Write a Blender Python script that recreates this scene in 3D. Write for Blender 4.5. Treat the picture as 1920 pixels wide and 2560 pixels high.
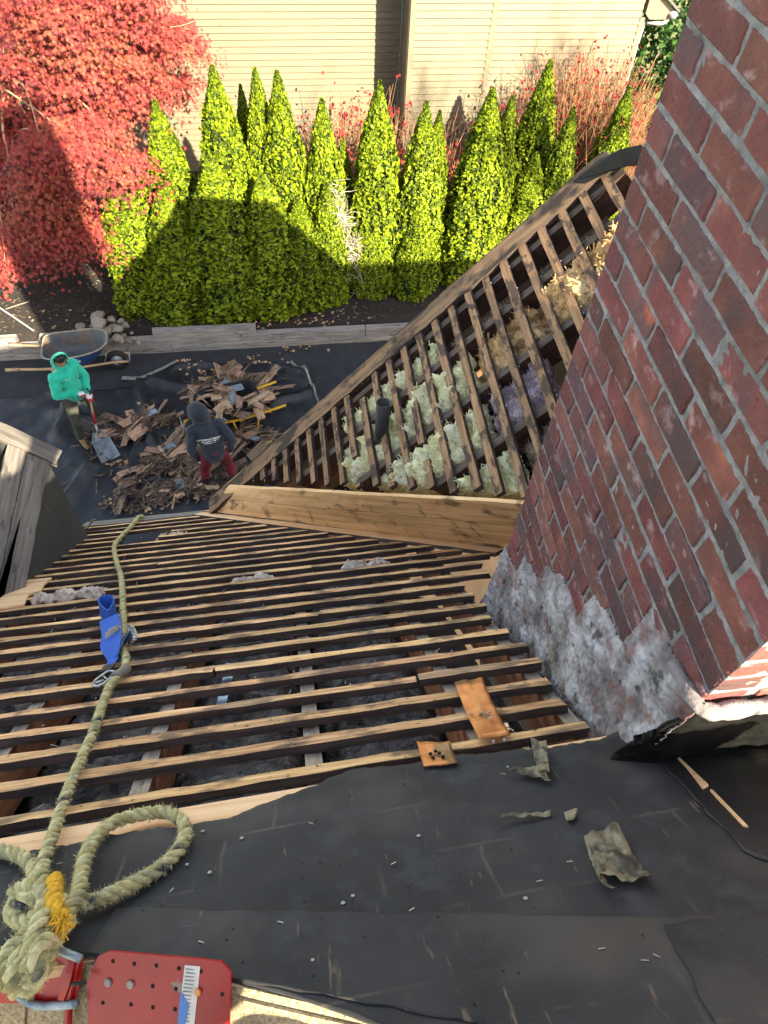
import bpy, bmesh, math, random
import numpy as np
from mathutils import Vector, Matrix, noise
from mathutils.bvhtree import BVHTree

for o in list(bpy.data.objects):
    bpy.data.objects.remove(o)
SC = bpy.context.scene
COL = SC.collection
R = random.Random(7)
NR = np.random.default_rng(7)

# ------------------------------------------------------------------ camera
CAMZ = 9.3                      # metres above the yard
FOC = 1775.0                    # focal length in pixels of a 1920 x 2560 frame
PP = (960.0, 1280.0)
def _axes():
    d = np.array([870 - PP[0], 2550 - PP[1], FOC]); d /= np.linalg.norm(d)
    a = np.array([570 - PP[0], -1300 - PP[1], FOC]); a -= d * (a @ d); a /= np.linalg.norm(a)
    up = -d
    return np.stack([np.cross(a, up), a, up])
CM = _axes()                    # camera -> world
cam = bpy.data.cameras.new('camera')
cam.sensor_fit = 'HORIZONTAL'; cam.sensor_width = 36.0
cam.lens = FOC / 1920.0 * 36.0
cam.clip_start = 0.05; cam.clip_end = 2000
camo = bpy.data.objects.new('camera', cam); COL.objects.link(camo)
cx, cy, cz = CM @ np.array([1, 0, 0]), CM @ np.array([0, -1, 0]), CM @ np.array([0, 0, -1])
camo.matrix_world = Matrix(((cx[0], cy[0], cz[0], 0), (cx[1], cy[1], cz[1], 0), (cx[2], cy[2], cz[2], CAMZ), (0, 0, 0, 1)))
SC.camera = camo
try:
    cy_ = SC.cycles; cy_.max_bounces = 4; cy_.diffuse_bounces = 3; cy_.glossy_bounces = 2; cy_.transmission_bounces = 3; cy_.use_adaptive_sampling = True; cy_.adaptive_threshold = 0.03
except Exception: pass

# ------------------------------------------------------------------ light
SUN = Vector((0.5, -1.0, 0.735)).normalized()      # towards the sun
EL = math.asin(SUN.z); AZ = math.atan2(SUN.x, SUN.y)
w = bpy.data.worlds.new('World'); SC.world = w; w.use_nodes = True
nt = w.node_tree
sky = nt.nodes.new('ShaderNodeTexSky'); sky.sky_type = 'NISHITA'; sky.sun_disc = False
sky.sun_elevation = EL; sky.sun_rotation = AZ; sky.air_density = 0.7; sky.dust_density = 0.6; sky.ozone_density = 0.5
bg = nt.nodes['Background']; bg.inputs['Strength'].default_value = 0.15
wbal = nt.nodes.new('ShaderNodeVectorMath'); wbal.operation = 'MULTIPLY'; wbal.inputs[1].default_value = (1.30, 1.0, 0.72)   # the camera's daylight white balance
nt.links.new(sky.outputs[0], wbal.inputs[0]); nt.links.new(wbal.outputs[0], bg.inputs[0])
sl = bpy.data.lights.new('sun', 'SUN'); sl.energy = 4.9; sl.angle = math.radians(0.5); sl.color = (1.0, 0.86, 0.62)
so = bpy.data.objects.new('sun', sl); COL.objects.link(so)
so.rotation_euler = SUN.to_track_quat('Z', 'Y').to_euler()
so.location = (8, -16, 30)
vs = SC.view_settings
vs.view_transform = 'Standard'; vs.look = 'None'; vs.exposure = 2.42; vs.gamma = 1.0; vs.use_curve_mapping = False

# ------------------------------------------------------------------ pixel helpers (measured in a 1659 px wide view of the photo)
K = 1920.0 / 1659.0
C0 = np.array([0, 0, CAMZ])
def ray(px, py):
    return CM @ np.array([px * K - PP[0], py * K - PP[1], FOC])
def at_y(px, py, y):
    r = ray(px, py); return Vector(C0 + r * (y / r[1]))
def at_z(px, py, z=0.0):
    r = ray(px, py); return Vector(C0 + r * ((z - CAMZ) / r[2]))
def at_x(px, py, x):
    r = ray(px, py); return Vector(C0 + r * (x / r[0]))

class Frame:                    # a sloping plane with its own axes
    def __init__(s, o, a, b):
        s.o, s.a, s.b = Vector(o), Vector(a).normalized(), Vector(b).normalized(); s.b = (s.b - s.a * s.b.dot(s.a)).normalized()
        s.n = s.a.cross(s.b).normalized()
        if s.n.z < 0: s.n = -s.n
    def __call__(s, a, b, n=0.0):
        return s.o + s.a * a + s.b * b + s.n * n
    def px(s, u, v, n=0.0):     # (a, b) of the point of the plane seen there
        r = Vector(ray(u, v)); c = Vector(C0); q = s.o + s.n * n
        t = (q - c).dot(s.n) / r.dot(s.n); p = c + r * t - s.o
        return p.dot(s.a), p.dot(s.b)
    def at(s, u, v, n=0.0):
        a, b = s.px(u, v, n); return s(a, b, n)

TH = math.radians(2); SA = math.atan(0.95)
MR = Frame((0, 0, CAMZ - 1.213), (math.cos(TH), math.sin(TH), 0),
           (-math.sin(TH) * math.cos(SA), math.cos(TH) * math.cos(SA), -math.sin(SA)))       # main slope: a right, b down
QW = 1.12
WR = Frame((-0.662, 2.95, CAMZ - 3.989), (1, 0, QW), (0, -1, 0))                             # wing slope: a up, b towards the ridge

# ------------------------------------------------------------------ mesh helpers
class MB:
    def __init__(s): s.v, s.f, s.m, s.sm = [], [], [], []
    def add(s, vs, fs, mi=0, smooth=False):
        k = len(s.v); s.v += [tuple(p) for p in vs]
        for f in fs: s.f.append([i + k for i in f]); s.m.append(mi); s.sm.append(smooth)
    def box(s, c, X, Y, Z, mi=0, jit=0.0):          # half-extent vectors
        c = Vector(c); X = Vector(X); Y = Vector(Y); Z = Vector(Z); vs = []
        for k in (-1, 1):
            for j in (-1, 1):
                for i in (-1, 1):
                    p = c + X * i + Y * j + Z * k
                    if jit: p = p + Vector((R.uniform(-jit, jit), R.uniform(-jit, jit), R.uniform(-jit, jit)))
                    vs.append(p)
        s.add(vs, [(0, 2, 3, 1), (4, 5, 7, 6), (0, 1, 5, 4), (2, 6, 7, 3), (0, 4, 6, 2), (1, 3, 7, 5)], mi)
    def slab(s, poly, off, mi=0, mside=None):        # polygon extruded by a vector
        n = len(poly); off = Vector(off); a = [Vector(p) for p in poly]; b = [p + off for p in a]
        mside = mi if mside is None else mside
        s.add(a + b, [tuple(range(n))[::-1], tuple(range(n, 2 * n))], mi)
        s.add(a + b, [(i, (i + 1) % n, n + (i + 1) % n, n + i) for i in range(n)], mside)
    def tube(s, path, rad, seg=8, mi=0, cap=True, smooth=True):
        path = [Vector(p) for p in path]; n = len(path)
        rr = rad if hasattr(rad, '__len__') else [rad] * n
        up = None; vs = []
        for i, p in enumerate(path):
            t = (path[min(i + 1, n - 1)] - path[max(i - 1, 0)])
            t = t.normalized() if t.length > 1e-9 else Vector((0, 0, 1))
            if up is None: up = t.orthogonal().normalized()
            up = up - t * up.dot(t)
            up = up.normalized() if up.length > 1e-6 else t.orthogonal().normalized()
            b = t.cross(up)
            for k in range(seg):
                an = 2 * math.pi * k / seg
                vs.append(p + (up * math.cos(an) + b * math.sin(an)) * rr[i])
        fs = [(i * seg + k, i * seg + (k + 1) % seg, (i + 1) * seg + (k + 1) % seg, (i + 1) * seg + k) for i in range(n - 1) for k in range(seg)]
        if cap: fs += [tuple(range(seg))[::-1], tuple(range((n - 1) * seg, n * seg))]
        s.add(vs, fs, mi, smooth)
    def ribbon(s, path, widths, nrm, th=0.003, mi=0):  # strap: path with width direction vectors
        n = len(path); vs = []
        for i, p in enumerate(path):
            p = Vector(p); wv = Vector(widths[i]); t = (Vector(path[min(i + 1, n - 1)]) - Vector(path[max(i - 1, 0)])).normalized()
            nn = t.cross(wv); nn = nn.normalized() * th if nn.length > 1e-9 else Vector(nrm) * th
            vs += [p - wv - nn, p + wv - nn, p + wv + nn, p - wv + nn]
        fs = []
        for i in range(n - 1):
            for k in range(4): fs.append((i * 4 + k, i * 4 + (k + 1) % 4, i * 4 + 4 + (k + 1) % 4, i * 4 + 4 + k))
        fs += [(3, 2, 1, 0), (4 * n - 4, 4 * n - 3, 4 * n - 2, 4 * n - 1)]
        s.add(vs, fs, mi, False)
    def mesh(s, name):
        me = bpy.data.meshes.new(name); me.from_pydata(s.v, [], s.f)
        me.polygons.foreach_set('material_index', s.m); me.polygons.foreach_set('use_smooth', s.sm); me.update(); return me
    def build(s, name, mats, parent=None, recalc=True):
        me = s.mesh(name)
        if recalc:
            bm = bmesh.new(); bm.from_mesh(me); bmesh.ops.recalc_face_normals(bm, faces=bm.faces); bm.to_mesh(me); bm.free()
        return link(name, me, mats, parent)

def link(name, me, mats=None, parent=None, loc=None):
    o = bpy.data.objects.new(name, me); COL.objects.link(o)
    if mats is not None:
        for m in (mats if isinstance(mats, (list, tuple)) else [mats]): me.materials.append(m)
    if parent is not None: o.parent = parent
    if loc is not None: o.location = loc
    return o
def npmesh(name, v, f, smooth=False, mi=None):      # numpy arrays; all faces with the same number of corners
    me = bpy.data.meshes.new(name); n = f.shape[1]
    me.vertices.add(len(v)); me.vertices.foreach_set('co', np.asarray(v, np.float32).ravel())
    me.loops.add(f.size); me.loops.foreach_set('vertex_index', f.ravel().astype(np.int32))
    me.polygons.add(len(f)); me.polygons.foreach_set('loop_start', np.arange(0, f.size, n, dtype=np.int32))
    if mi is not None: me.polygons.foreach_set('material_index', np.asarray(mi, np.int32))
    me.polygons.foreach_set('use_smooth', np.full(len(f), smooth)); me.update(calc_edges=True); return me
def copyobj(o, parent=None, loc=None, rot=None, scale=None):
    c = o.copy(); COL.objects.link(c); c.parent = parent
    if loc is not None: c.location = loc
    if rot is not None: c.rotation_euler = rot
    if scale is not None: c.scale = scale
    return c
def empty(name, loc=(0, 0, 0), rz=0.0):
    o = bpy.data.objects.new(name, None); o.empty_display_size = 0.2; COL.objects.link(o)
    o.location = loc; o.rotation_euler = (0, 0, rz); return o
def tag(o, label=None, cat=None, group=None, kind=None):
    for k, v in (('label', label), ('category', cat), ('group', group), ('kind', kind)):
        if v: o[k] = v
    return o
def spline(pts, step=0.01):                          # Catmull-Rom through points
    P = [Vector(p) for p in pts]; P = [P[0] * 2 - P[1]] + P + [P[-1] * 2 - P[-2]]; out = []
    for i in range(1, len(P) - 2):
        a, b, c, d = P[i - 1:i + 3]; n = max(2, int((c - b).length / step))
        for k in range(n):
            t = k / n
            out.append(0.5 * ((2 * b) + (c - a) * t + (2 * a - 5 * b + 4 * c - d) * t * t + (3 * b - a - 3 * c + d) * t ** 3))
    out.append(P[-2]); return out
def fbm(p, o=4): return noise.fractal(Vector(p), 1.0, 2.0, o)

# ------------------------------------------------------------------ materials
def srgb(r, g, b):
    f = lambda c: (c / 255 / 12.92) if c / 255 <= 0.04045 else ((c / 255 + 0.055) / 1.055) ** 2.4
    return (f(r), f(g), f(b))
def pmat(name, ramp, scale=6, stretch=(1, 1, 1), rough=0.8, bump=0.3, bscale=None, bdist=0.01, layers=(), rnd=0.0, hue=0.0, metal=0.0, detail=4, sheen=0.0, trans=0.0, coat=0.0, coords='Object', spec=0.5):
    m = bpy.data.materials.new(name); m.use_nodes = True; t = m.node_tree; N, L = t.nodes, t.links
    b = N['Principled BSDF']; b.inputs['Roughness'].default_value = rough; b.inputs['Metallic'].default_value = metal
    b.inputs['Specular IOR Level'].default_value = spec
    if coat: b.inputs['Coat Weight'].default_value = coat
    tc = N.new('ShaderNodeTexCoord'); oi = N.new('ShaderNodeObjectInfo')
    off = N.new('ShaderNodeVectorMath'); off.operation = 'MULTIPLY_ADD'
    L.new(oi.outputs['Random'], off.inputs[0]); off.inputs[1].default_value = (37.0, 91.0, 53.0); L.new(tc.outputs[coords], off.inputs[2])
    def tex(sc, st, det=6, dist=0.0):
        mp = N.new('ShaderNodeMapping'); mp.inputs['Scale'].default_value = st; L.new(off.outputs[0], mp.inputs[0])
        n = N.new('ShaderNodeTexNoise'); n.inputs['Scale'].default_value = sc; n.inputs['Detail'].default_value = det
        n.inputs['Roughness'].default_value = 0.62; n.inputs['Distortion'].default_value = dist
        L.new(mp.outputs[0], n.inputs['Vector']); return n.outputs['Fac']
    cr = N.new('ShaderNodeValToRGB'); f = tex(scale, stretch, min(detail, 3)); L.new(f, cr.inputs[0])
    el = cr.color_ramp.elements
    while len(el) < len(ramp): el.new(0.5)
    for e, (p, c) in zip(el, ramp): e.position = p; e.color = (*c, 1)
    col = cr.outputs[0]
    for (c, sc, st, lo, hi, k) in layers:
        fr = N.new('ShaderNodeMapRange'); fr.interpolation_type = 'SMOOTHSTEP'
        fr.inputs['From Min'].default_value = lo; fr.inputs['From Max'].default_value = hi; fr.inputs['To Max'].default_value = k
        L.new(tex(sc, st, 3), fr.inputs['Value'])
        mx = N.new('ShaderNodeMix'); mx.data_type = 'RGBA'; L.new(fr.outputs[0], mx.inputs['Factor']); L.new(col, mx.inputs[6]); mx.inputs[7].default_value = (*c, 1); col = mx.outputs[2]
    if rnd or hue:
        hs = N.new('ShaderNodeHueSaturation'); L.new(col, hs.inputs['Color'])
        mr = N.new('ShaderNodeMapRange'); mr.inputs['To Min'].default_value = 1 - rnd; mr.inputs['To Max'].default_value = 1 + rnd
        L.new(oi.outputs['Random'], mr.inputs['Value']); L.new(mr.outputs[0], hs.inputs['Value'])
        if hue:
            wn = N.new('ShaderNodeTexWhiteNoise'); wn.noise_dimensions = '1D'; L.new(oi.outputs['Random'], wn.inputs['W'])
            mh = N.new('ShaderNodeMapRange'); mh.inputs['To Min'].default_value = 0.5 - hue; mh.inputs['To Max'].default_value = 0.5 + hue
            L.new(wn.outputs['Value'], mh.inputs['Value']); L.new(mh.outputs[0], hs.inputs['Hue'])
        col = hs.outputs[0]
    L.new(col, b.inputs['Base Color'])
    if bump:
        bp = N.new('ShaderNodeBump'); bp.inputs['Strength'].default_value = bump; bp.inputs['Distance'].default_value = bdist
        L.new(tex(bscale or scale * 3, stretch, 3), bp.inputs['Height']); L.new(bp.outputs[0], b.inputs['Normal'])
    if sheen:
        b.inputs['Sheen Weight'].default_value = sheen
    if trans:
        tr = N.new('ShaderNodeBsdfTranslucent'); L.new(col, tr.inputs['Color']); ms = N.new('ShaderNodeMixShader'); ms.inputs[0].default_value = trans
        L.new(b.outputs[0], ms.inputs[1]); L.new(tr.outputs[0], ms.inputs[2]); L.new(ms.outputs[0], N['Material Output'].inputs['Surface'])
    return m
def flat(name, c, rough=0.6, metal=0.0, var=0.25, scale=20, bump=0.1, **k):
    return pmat(name, [(0.3, tuple(x * (1 - var) for x in c)), (0.7, tuple(min(1, x * (1 + var)) for x in c))], scale=scale, rough=rough, metal=metal, bump=bump, bdist=0.003, **k)

MT = {}
X_ = (1.2, 9, 9)      # grain along local x
MT['batten_top'] = pmat('batten_wood', [(0.25, srgb(126, 92, 60)), (0.5, srgb(204, 158, 108)), (0.75, srgb(238, 202, 152))], 3, (1.5, 30, 30), 0.8, 0.5, bdist=0.002, rnd=0.30, hue=.008,
    layers=[(srgb(66, 48, 44), 4.5, (1.5, 2.5, 2.5), 0.50, 0.64, 0.75), (srgb(110, 96, 84), 2.2, (1, 4, 4), 0.54, 0.66, 0.6), (srgb(40, 30, 26), 45, (1, 1.6, 1), 0.64, 0.71, 0.9), (srgb(216, 190, 152), 4, (1, 6, 6), 0.62, 0.75, 0.5)])
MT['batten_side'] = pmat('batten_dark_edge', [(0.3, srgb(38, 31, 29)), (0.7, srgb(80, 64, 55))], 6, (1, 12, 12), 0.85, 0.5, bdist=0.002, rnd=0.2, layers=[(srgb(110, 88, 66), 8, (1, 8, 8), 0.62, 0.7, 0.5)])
MT['wing_batten'] = pmat('wing_batten_wood', [(0.25, srgb(94, 70, 50)), (0.5, srgb(142, 108, 76)), (0.75, srgb(176, 140, 100))], 3, (1.5, 26, 26), 0.8, 0.5, bdist=0.002, rnd=0.15,
    layers=[(srgb(48, 36, 32), 9, (1.0, 2, 2), 0.50, 0.60, 0.85), (srgb(30, 24, 22), 60, (1, 1, 1), 0.66, 0.71, 0.9)])
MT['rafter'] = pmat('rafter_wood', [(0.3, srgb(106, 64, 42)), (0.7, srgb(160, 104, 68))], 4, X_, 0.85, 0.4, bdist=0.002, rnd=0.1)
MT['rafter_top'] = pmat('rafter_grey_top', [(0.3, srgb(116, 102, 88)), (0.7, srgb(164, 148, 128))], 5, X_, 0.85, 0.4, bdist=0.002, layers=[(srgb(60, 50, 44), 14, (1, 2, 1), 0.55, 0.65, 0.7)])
MT['plank'] = pmat('pine_plank', [(0.25, srgb(186, 142, 92)), (0.5, srgb(222, 180, 126)), (0.8, srgb(240, 206, 158))], 2.2, (0.9, 16, 16), 0.75, 0.35, bdist=0.002, rnd=0.08,
    layers=[(srgb(88, 66, 50), 3, (1.2, 2.2, 2.2), 0.55, 0.68, 0.8), (srgb(96, 58, 32), 11, (1, 1, 1), 0.70, 0.74, 0.9), (srgb(62, 50, 44), 4, (3.5, 1, 1), 0.60, 0.70, 0.6)])
MT['plank_new'] = pmat('clean_plank', [(0.25, srgb(196, 150, 108)), (0.5, srgb(222, 182, 138)), (0.8, srgb(234, 200, 160))], 2.2, (0.8, 18, 18), 0.7, 0.3, bdist=0.002,
    layers=[(srgb(128, 84, 54), 5, (1, 10, 10), 0.62, 0.72, 0.6)])
MT['rake'] = pmat('rake_board_wood', [(0.25, srgb(84, 66, 50)), (0.5, srgb(128, 100, 72)), (0.75, srgb(160, 126, 90))], 2.5, (1, 14, 14), 0.85, 0.5, bdist=0.003,
    layers=[(srgb(30, 26, 25), 3.2, (1.2, 2, 2), 0.47, 0.60, 0.9), (srgb(120, 112, 100), 12, (1, 2, 2), 0.62, 0.7, 0.6)])
MT['grey_board'] = pmat('weathered_grey_board', [(0.25, srgb(66, 63, 60)), (0.5, srgb(102, 97, 92)), (0.8, srgb(132, 125, 118))], 2.5, (1, 18, 18), 0.9, 0.5, bdist=0.002, rnd=0.1,
    layers=[(srgb(60, 56, 54), 5, (1, 3, 3), 0.58, 0.66, 0.7), (srgb(40, 38, 36), 60, (1, 1.2, 1), 0.67, 0.72, 0.9)])
MT['felt'] = pmat('roofing_felt', [(0.3, srgb(24, 25, 27)), (0.7, srgb(46, 46, 48))], 3.5, (1, 1, 1), 0.85, 0.35, 420, 0.0015,
    layers=[(srgb(86, 79, 71), 2.6, (1, 1, 1), 0.46, 0.72, 0.45), (srgb(58, 59, 62), 12, (1, 1, 1), 0.5, 0.7, 0.5), (srgb(120, 104, 84), 9, (5, 0.6, 1), 0.66, 0.74, 0.5), (srgb(126, 112, 94), 7, (0.5, 6, 1), 0.69, 0.76, 0.4), (srgb(72, 72, 74), 300, (1, 1, 1), 0.56, 0.70, 0.35)])
MT['felt_dark'] = pmat('darker_felt', [(0.3, srgb(16, 17, 19)), (0.7, srgb(36, 36, 38))], 5, (1, 1, 1), 0.55, 0.5, 60, 0.004,
    layers=[(srgb(96, 84, 66), 4, (1, 2, 1), 0.58, 0.7, 0.6), (srgb(190, 184, 180), 6, (1, 2, 1), 0.70, 0.76, 0.7)])
MT['felt_back'] = pmat('felt_scrap', [(0.3, srgb(70, 66, 50)), (0.7, srgb(150, 142, 112))], 30, (1, 1, 1), 0.6, 0.6, 90, 0.004, layers=[(srgb(40, 38, 34), 14, (1, 1, 1), 0.5, 0.6, 0.9)])
MT['cheek'] = pmat('cheek_felt', [(0.3, srgb(40, 44, 45)), (0.7, srgb(56, 60, 60))], 2, (1, 1, 1), 0.8, 0.3, 200, 0.002, layers=[(srgb(104, 104, 98), 4, (1, 5, 0.35), 0.66, 0.75, 0.5)])
MT['brick'] = pmat('brick', [(0.25, srgb(84, 48, 46)), (0.5, srgb(106, 60, 57)), (0.75, srgb(128, 77, 72))], 9, (1, 1, 1), 0.85, 1.0, 70, 0.006, rnd=0.30, hue=0.014,
    layers=[(srgb(78, 62, 66), 3.5, (1, 1, 1), 0.48, 0.66, 0.85), (srgb(180, 154, 156), 14, (1, 1, 1.5), 0.57, 0.74, 0.5), (srgb(160, 88, 60), 4.5, (1, 1, 1), 0.66, 0.74, 0.7), (srgb(48, 36, 36), 70, (1, 1, 1), 0.68, 0.74, 0.7)])
MT['mortar'] = pmat('mortar', [(0.3, srgb(94, 96, 97)), (0.7, srgb(146, 148, 150))], 30, (1, 1, 1), 0.95, 0.9, 160, 0.006, layers=[(srgb(62, 60, 58), 8, (1, 1, 1), 0.62, 0.72, 0.7)])
MT['parge'] = pmat('old_parging', [(0.28, srgb(80, 72, 72)), (0.48, srgb(126, 122, 124)), (0.72, srgb(182, 182, 188))], 11, (1, 1, 1), 0.95, 0.6, 70, 0.008,
    layers=[(srgb(122, 82, 76), 9, (1, 1, 1.6), 0.56, 0.66, 0.65), (srgb(56, 52, 50), 14, (1, 1, 1), 0.58, 0.66, 0.8), (srgb(136, 134, 112), 4, (1, 1, 1), 0.58, 0.7, 0.5)])
MT['tar'] = pmat('roof_cement', [(0.3, srgb(4, 5, 5)), (0.7, srgb(10, 11, 11))], 12, (1, 1, 1), 0.6, 0.6, 40, 0.006, spec=0.25, layers=[(srgb(44, 54, 50), 30, (1, 3, 1), 0.68, 0.72, 0.5)])
MT['shingle'] = pmat('sanded_shingle', [(0.3, srgb(128, 112, 84)), (0.7, srgb(186, 170, 136))], 160, (1, 1, 1), 0.95, 0.9, 140, 0.006, layers=[(srgb(110, 98, 76), 3, (1, 1, 1), 0.5, 0.7, 0.4)])
MT['insul_grey'] = pmat('grey_insulation', [(0.25, srgb(100, 86, 72)), (0.5, srgb(150, 134, 114)), (0.75, srgb(190, 174, 152))], 9, (1, 1, 1), 1.0, 1.0, 30, 0.03, layers=[(srgb(56, 48, 46), 7, (1, 1, 1), 0.56, 0.66, 0.8)])
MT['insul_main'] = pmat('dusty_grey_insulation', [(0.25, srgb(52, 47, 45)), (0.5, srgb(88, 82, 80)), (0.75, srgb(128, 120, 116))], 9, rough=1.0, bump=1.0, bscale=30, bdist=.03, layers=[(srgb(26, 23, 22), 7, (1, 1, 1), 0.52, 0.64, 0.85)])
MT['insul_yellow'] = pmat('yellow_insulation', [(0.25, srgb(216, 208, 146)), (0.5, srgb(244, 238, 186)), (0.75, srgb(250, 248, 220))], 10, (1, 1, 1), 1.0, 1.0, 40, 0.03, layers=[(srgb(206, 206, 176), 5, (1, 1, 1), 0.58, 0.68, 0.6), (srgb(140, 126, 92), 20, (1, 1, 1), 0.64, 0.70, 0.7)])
MT['wing_rafter'] = pmat('dark_rafter_wood', [(0.3, srgb(48, 32, 25)), (0.7, srgb(84, 56, 42))], 4, X_, 0.85, 0.4, bdist=0.002)
MT['wing_rafter_top'] = pmat('dark_rafter_top', [(0.3, srgb(64, 52, 44)), (0.7, srgb(108, 92, 80))], 5, X_, 0.85, 0.4, bdist=0.002)
MT['insul_wisp'] = pmat('pale_insulation', [(0.25, srgb(150, 132, 118)), (0.5, srgb(196, 178, 162)), (0.75, srgb(216, 204, 192))], 20, rough=1.0, bump=1.0, bscale=60)
MT['insul_pink'] = pmat('pink_insulation', [(0.25, srgb(130, 108, 112)), (0.5, srgb(176, 154, 160)), (0.75, srgb(206, 190, 196))], 10, (1, 1, 1), 1.0, 1.0, 40, 0.03, layers=[(srgb(110, 84, 74), 8, (1, 1, 1), 0.58, 0.68, 0.7)])
MT['insul_sunlit'] = pmat('sunlit_insulation_tint', [(0.25, srgb(176, 134, 86)), (0.5, srgb(224, 184, 126)), (0.75, srgb(240, 212, 164))], 8, (1, 1, 1), 1.0, 1.0, 40, 0.03, layers=[(srgb(110, 76, 48), 6, (1, 1, 1), 0.56, 0.66, 0.8)])  # golden tan stands for sun falling on the insulation
MT['copper'] = pmat('old_copper', [(0.25, srgb(146, 84, 40)), (0.5, srgb(196, 128, 70)), (0.75, srgb(224, 164, 104))], 10, (1, 1, 1), 0.45, 0.4, 30, 0.004, metal=0.45, layers=[(srgb(92, 84, 60), 9, (1, 1, 1), 0.56, 0.66, 0.8)])
MT['rope'] = pmat('rope_fibre', [(0.3, srgb(148, 142, 100)), (0.55, srgb(194, 186, 138)), (0.8, srgb(216, 208, 166))], 60, (1, 1, 1), 0.95, 0.8, 260, 0.003, layers=[(srgb(132, 130, 104), 8, (1, 1, 1), 0.55, 0.66, 0.6), (srgb(60, 62, 64), 60, (1, 1, 1), 0.68, 0.72, 0.7)])
MT['rope_tracer'] = pmat('rope_tracer', [(0.34, srgb(54, 60, 70)), (0.46, srgb(160, 152, 100)), (0.7, srgb(192, 182, 128))], 14, (1, 1, 1), 0.95, 0.8, 260, 0.003)
MT['rope_end'] = flat('yellow_rope_end', srgb(214, 166, 40), 0.9, scale=80, bump=0.8)  # sunlight on the knot, put into the rope colour as bright yellow
MT['red'] = pmat('red_paint', [(0.3, srgb(140, 6, 10)), (0.7, srgb(168, 12, 16))], 8, (1, 1, 1), 0.4, 0.15, 40, 0.002, layers=[(srgb(128, 116, 106), 9, (1, 1, 1), 0.64, 0.67, 0.9), (srgb(96, 70, 60), 40, (1, 1, 1), 0.66, 0.70, 0.8), (srgb(110, 10, 26), 4, (1, 1, 1), 0.55, 0.7, 0.5)])
MT['steel'] = flat('galvanised_steel', srgb(150, 156, 160), 0.4, 0.8, var=0.2, scale=30)
MT['ring'] = pmat('chipped_blue_grey_ring', [(0.3, srgb(104, 122, 136)), (0.7, srgb(160, 172, 178))], 30, (1, 1, 1), 0.45, 0.3, metal=0.5, layers=[(srgb(96, 80, 66), 18, (1, 1, 1), 0.60, 0.66, 0.7)])
MT['nail'] = flat('nail_steel', srgb(150, 148, 142), 0.6, 0.1)
MT['staple'] = flat('staple_steel', srgb(178, 174, 164), 0.5, 0.5)
MT['black_hole'] = flat('dark_hole', srgb(14, 14, 15), 0.9)
MT['white'] = flat('off_white', srgb(214, 210, 200), 0.7)
MT['sticker_blue'] = flat('sticker_blue', srgb(70, 120, 190), 0.5)
MT['blue_web'] = pmat('blue_webbing', [(0.3, srgb(24, 70, 158)), (0.7, srgb(46, 100, 192))], 200, (1, 1, 1), 0.8, 0.4, 300, 0.001)
MT['navy_web'] = flat('dark_blue_webbing', srgb(36, 58, 92), 0.85)
MT['black_rubber'] = flat('black_rubber', srgb(30, 30, 32), 0.7)
MT['paper'] = flat('blue_print_paper', srgb(150, 176, 200), 0.7)
MT['pipe'] = pmat('black_pipe', [(0.3, srgb(30, 31, 34)), (0.7, srgb(54, 56, 60))], 12, (1, 1, 1), 0.5, 0.2)

def felt_marks(m, F, col, k=0.55):
    """faint dusty outlines of the old courses left on the felt"""
    t = m.node_tree; N, L = t.nodes, t.links; b = N['Principled BSDF']; src = b.inputs['Base Color'].links[0].from_socket
    tc = N.new('ShaderNodeTexCoord'); ds = []
    for ax in (F.a, F.b):
        d = N.new('ShaderNodeVectorMath'); d.operation = 'DOT_PRODUCT'; L.new(tc.outputs['Object'], d.inputs[0]); d.inputs[1].default_value = tuple(ax); ds.append(d)
    cb = N.new('ShaderNodeCombineXYZ'); L.new(ds[0].outputs['Value'], cb.inputs[0]); L.new(ds[1].outputs['Value'], cb.inputs[1])
    wv = N.new('ShaderNodeTexNoise'); wv.inputs['Scale'].default_value = 9; L.new(cb.outputs[0], wv.inputs['Vector'])
    ad = N.new('ShaderNodeVectorMath'); ad.operation = 'MULTIPLY_ADD'; L.new(wv.outputs['Color'], ad.inputs[0]); ad.inputs[1].default_value = (.02, .02, 0); L.new(cb.outputs[0], ad.inputs[2])
    br = N.new('ShaderNodeTexBrick'); L.new(ad.outputs[0], br.inputs['Vector']); br.inputs['Scale'].default_value = 1.0; br.inputs['Mortar Size'].default_value = .006; br.inputs['Mortar Smooth'].default_value = 1.0; br.inputs['Brick Width'].default_value = .19; br.inputs['Row Height'].default_value = .142
    ms = N.new('ShaderNodeTexNoise'); ms.inputs['Scale'].default_value = 5.5; ms.inputs['Detail'].default_value = 5; L.new(cb.outputs[0], ms.inputs['Vector'])
    mr = N.new('ShaderNodeMapRange'); mr.inputs['From Min'].default_value = .50; mr.inputs['From Max'].default_value = .72; L.new(ms.outputs['Fac'], mr.inputs['Value'])
    gr = N.new('ShaderNodeTexNoise'); gr.inputs['Scale'].default_value = 180; L.new(cb.outputs[0], gr.inputs['Vector'])
    m1 = N.new('ShaderNodeMath'); m1.operation = 'MULTIPLY'; L.new(br.outputs['Fac'], m1.inputs[0]); L.new(mr.outputs[0], m1.inputs[1])
    m2 = N.new('ShaderNodeMath'); m2.operation = 'MULTIPLY'; L.new(m1.outputs[0], m2.inputs[0]); L.new(gr.outputs['Fac'], m2.inputs[1])
    m3 = N.new('ShaderNodeMath'); m3.operation = 'MULTIPLY'; L.new(m2.outputs[0], m3.inputs[0]); m3.inputs[1].default_value = k * 2
    mx = N.new('ShaderNodeMix'); mx.data_type = 'RGBA'; mx.clamp_factor = True; L.new(m3.outputs[0], mx.inputs['Factor']); L.new(src, mx.inputs[6]); mx.inputs[7].default_value = (*col, 1); L.new(mx.outputs[2], b.inputs['Base Color'])
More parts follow.
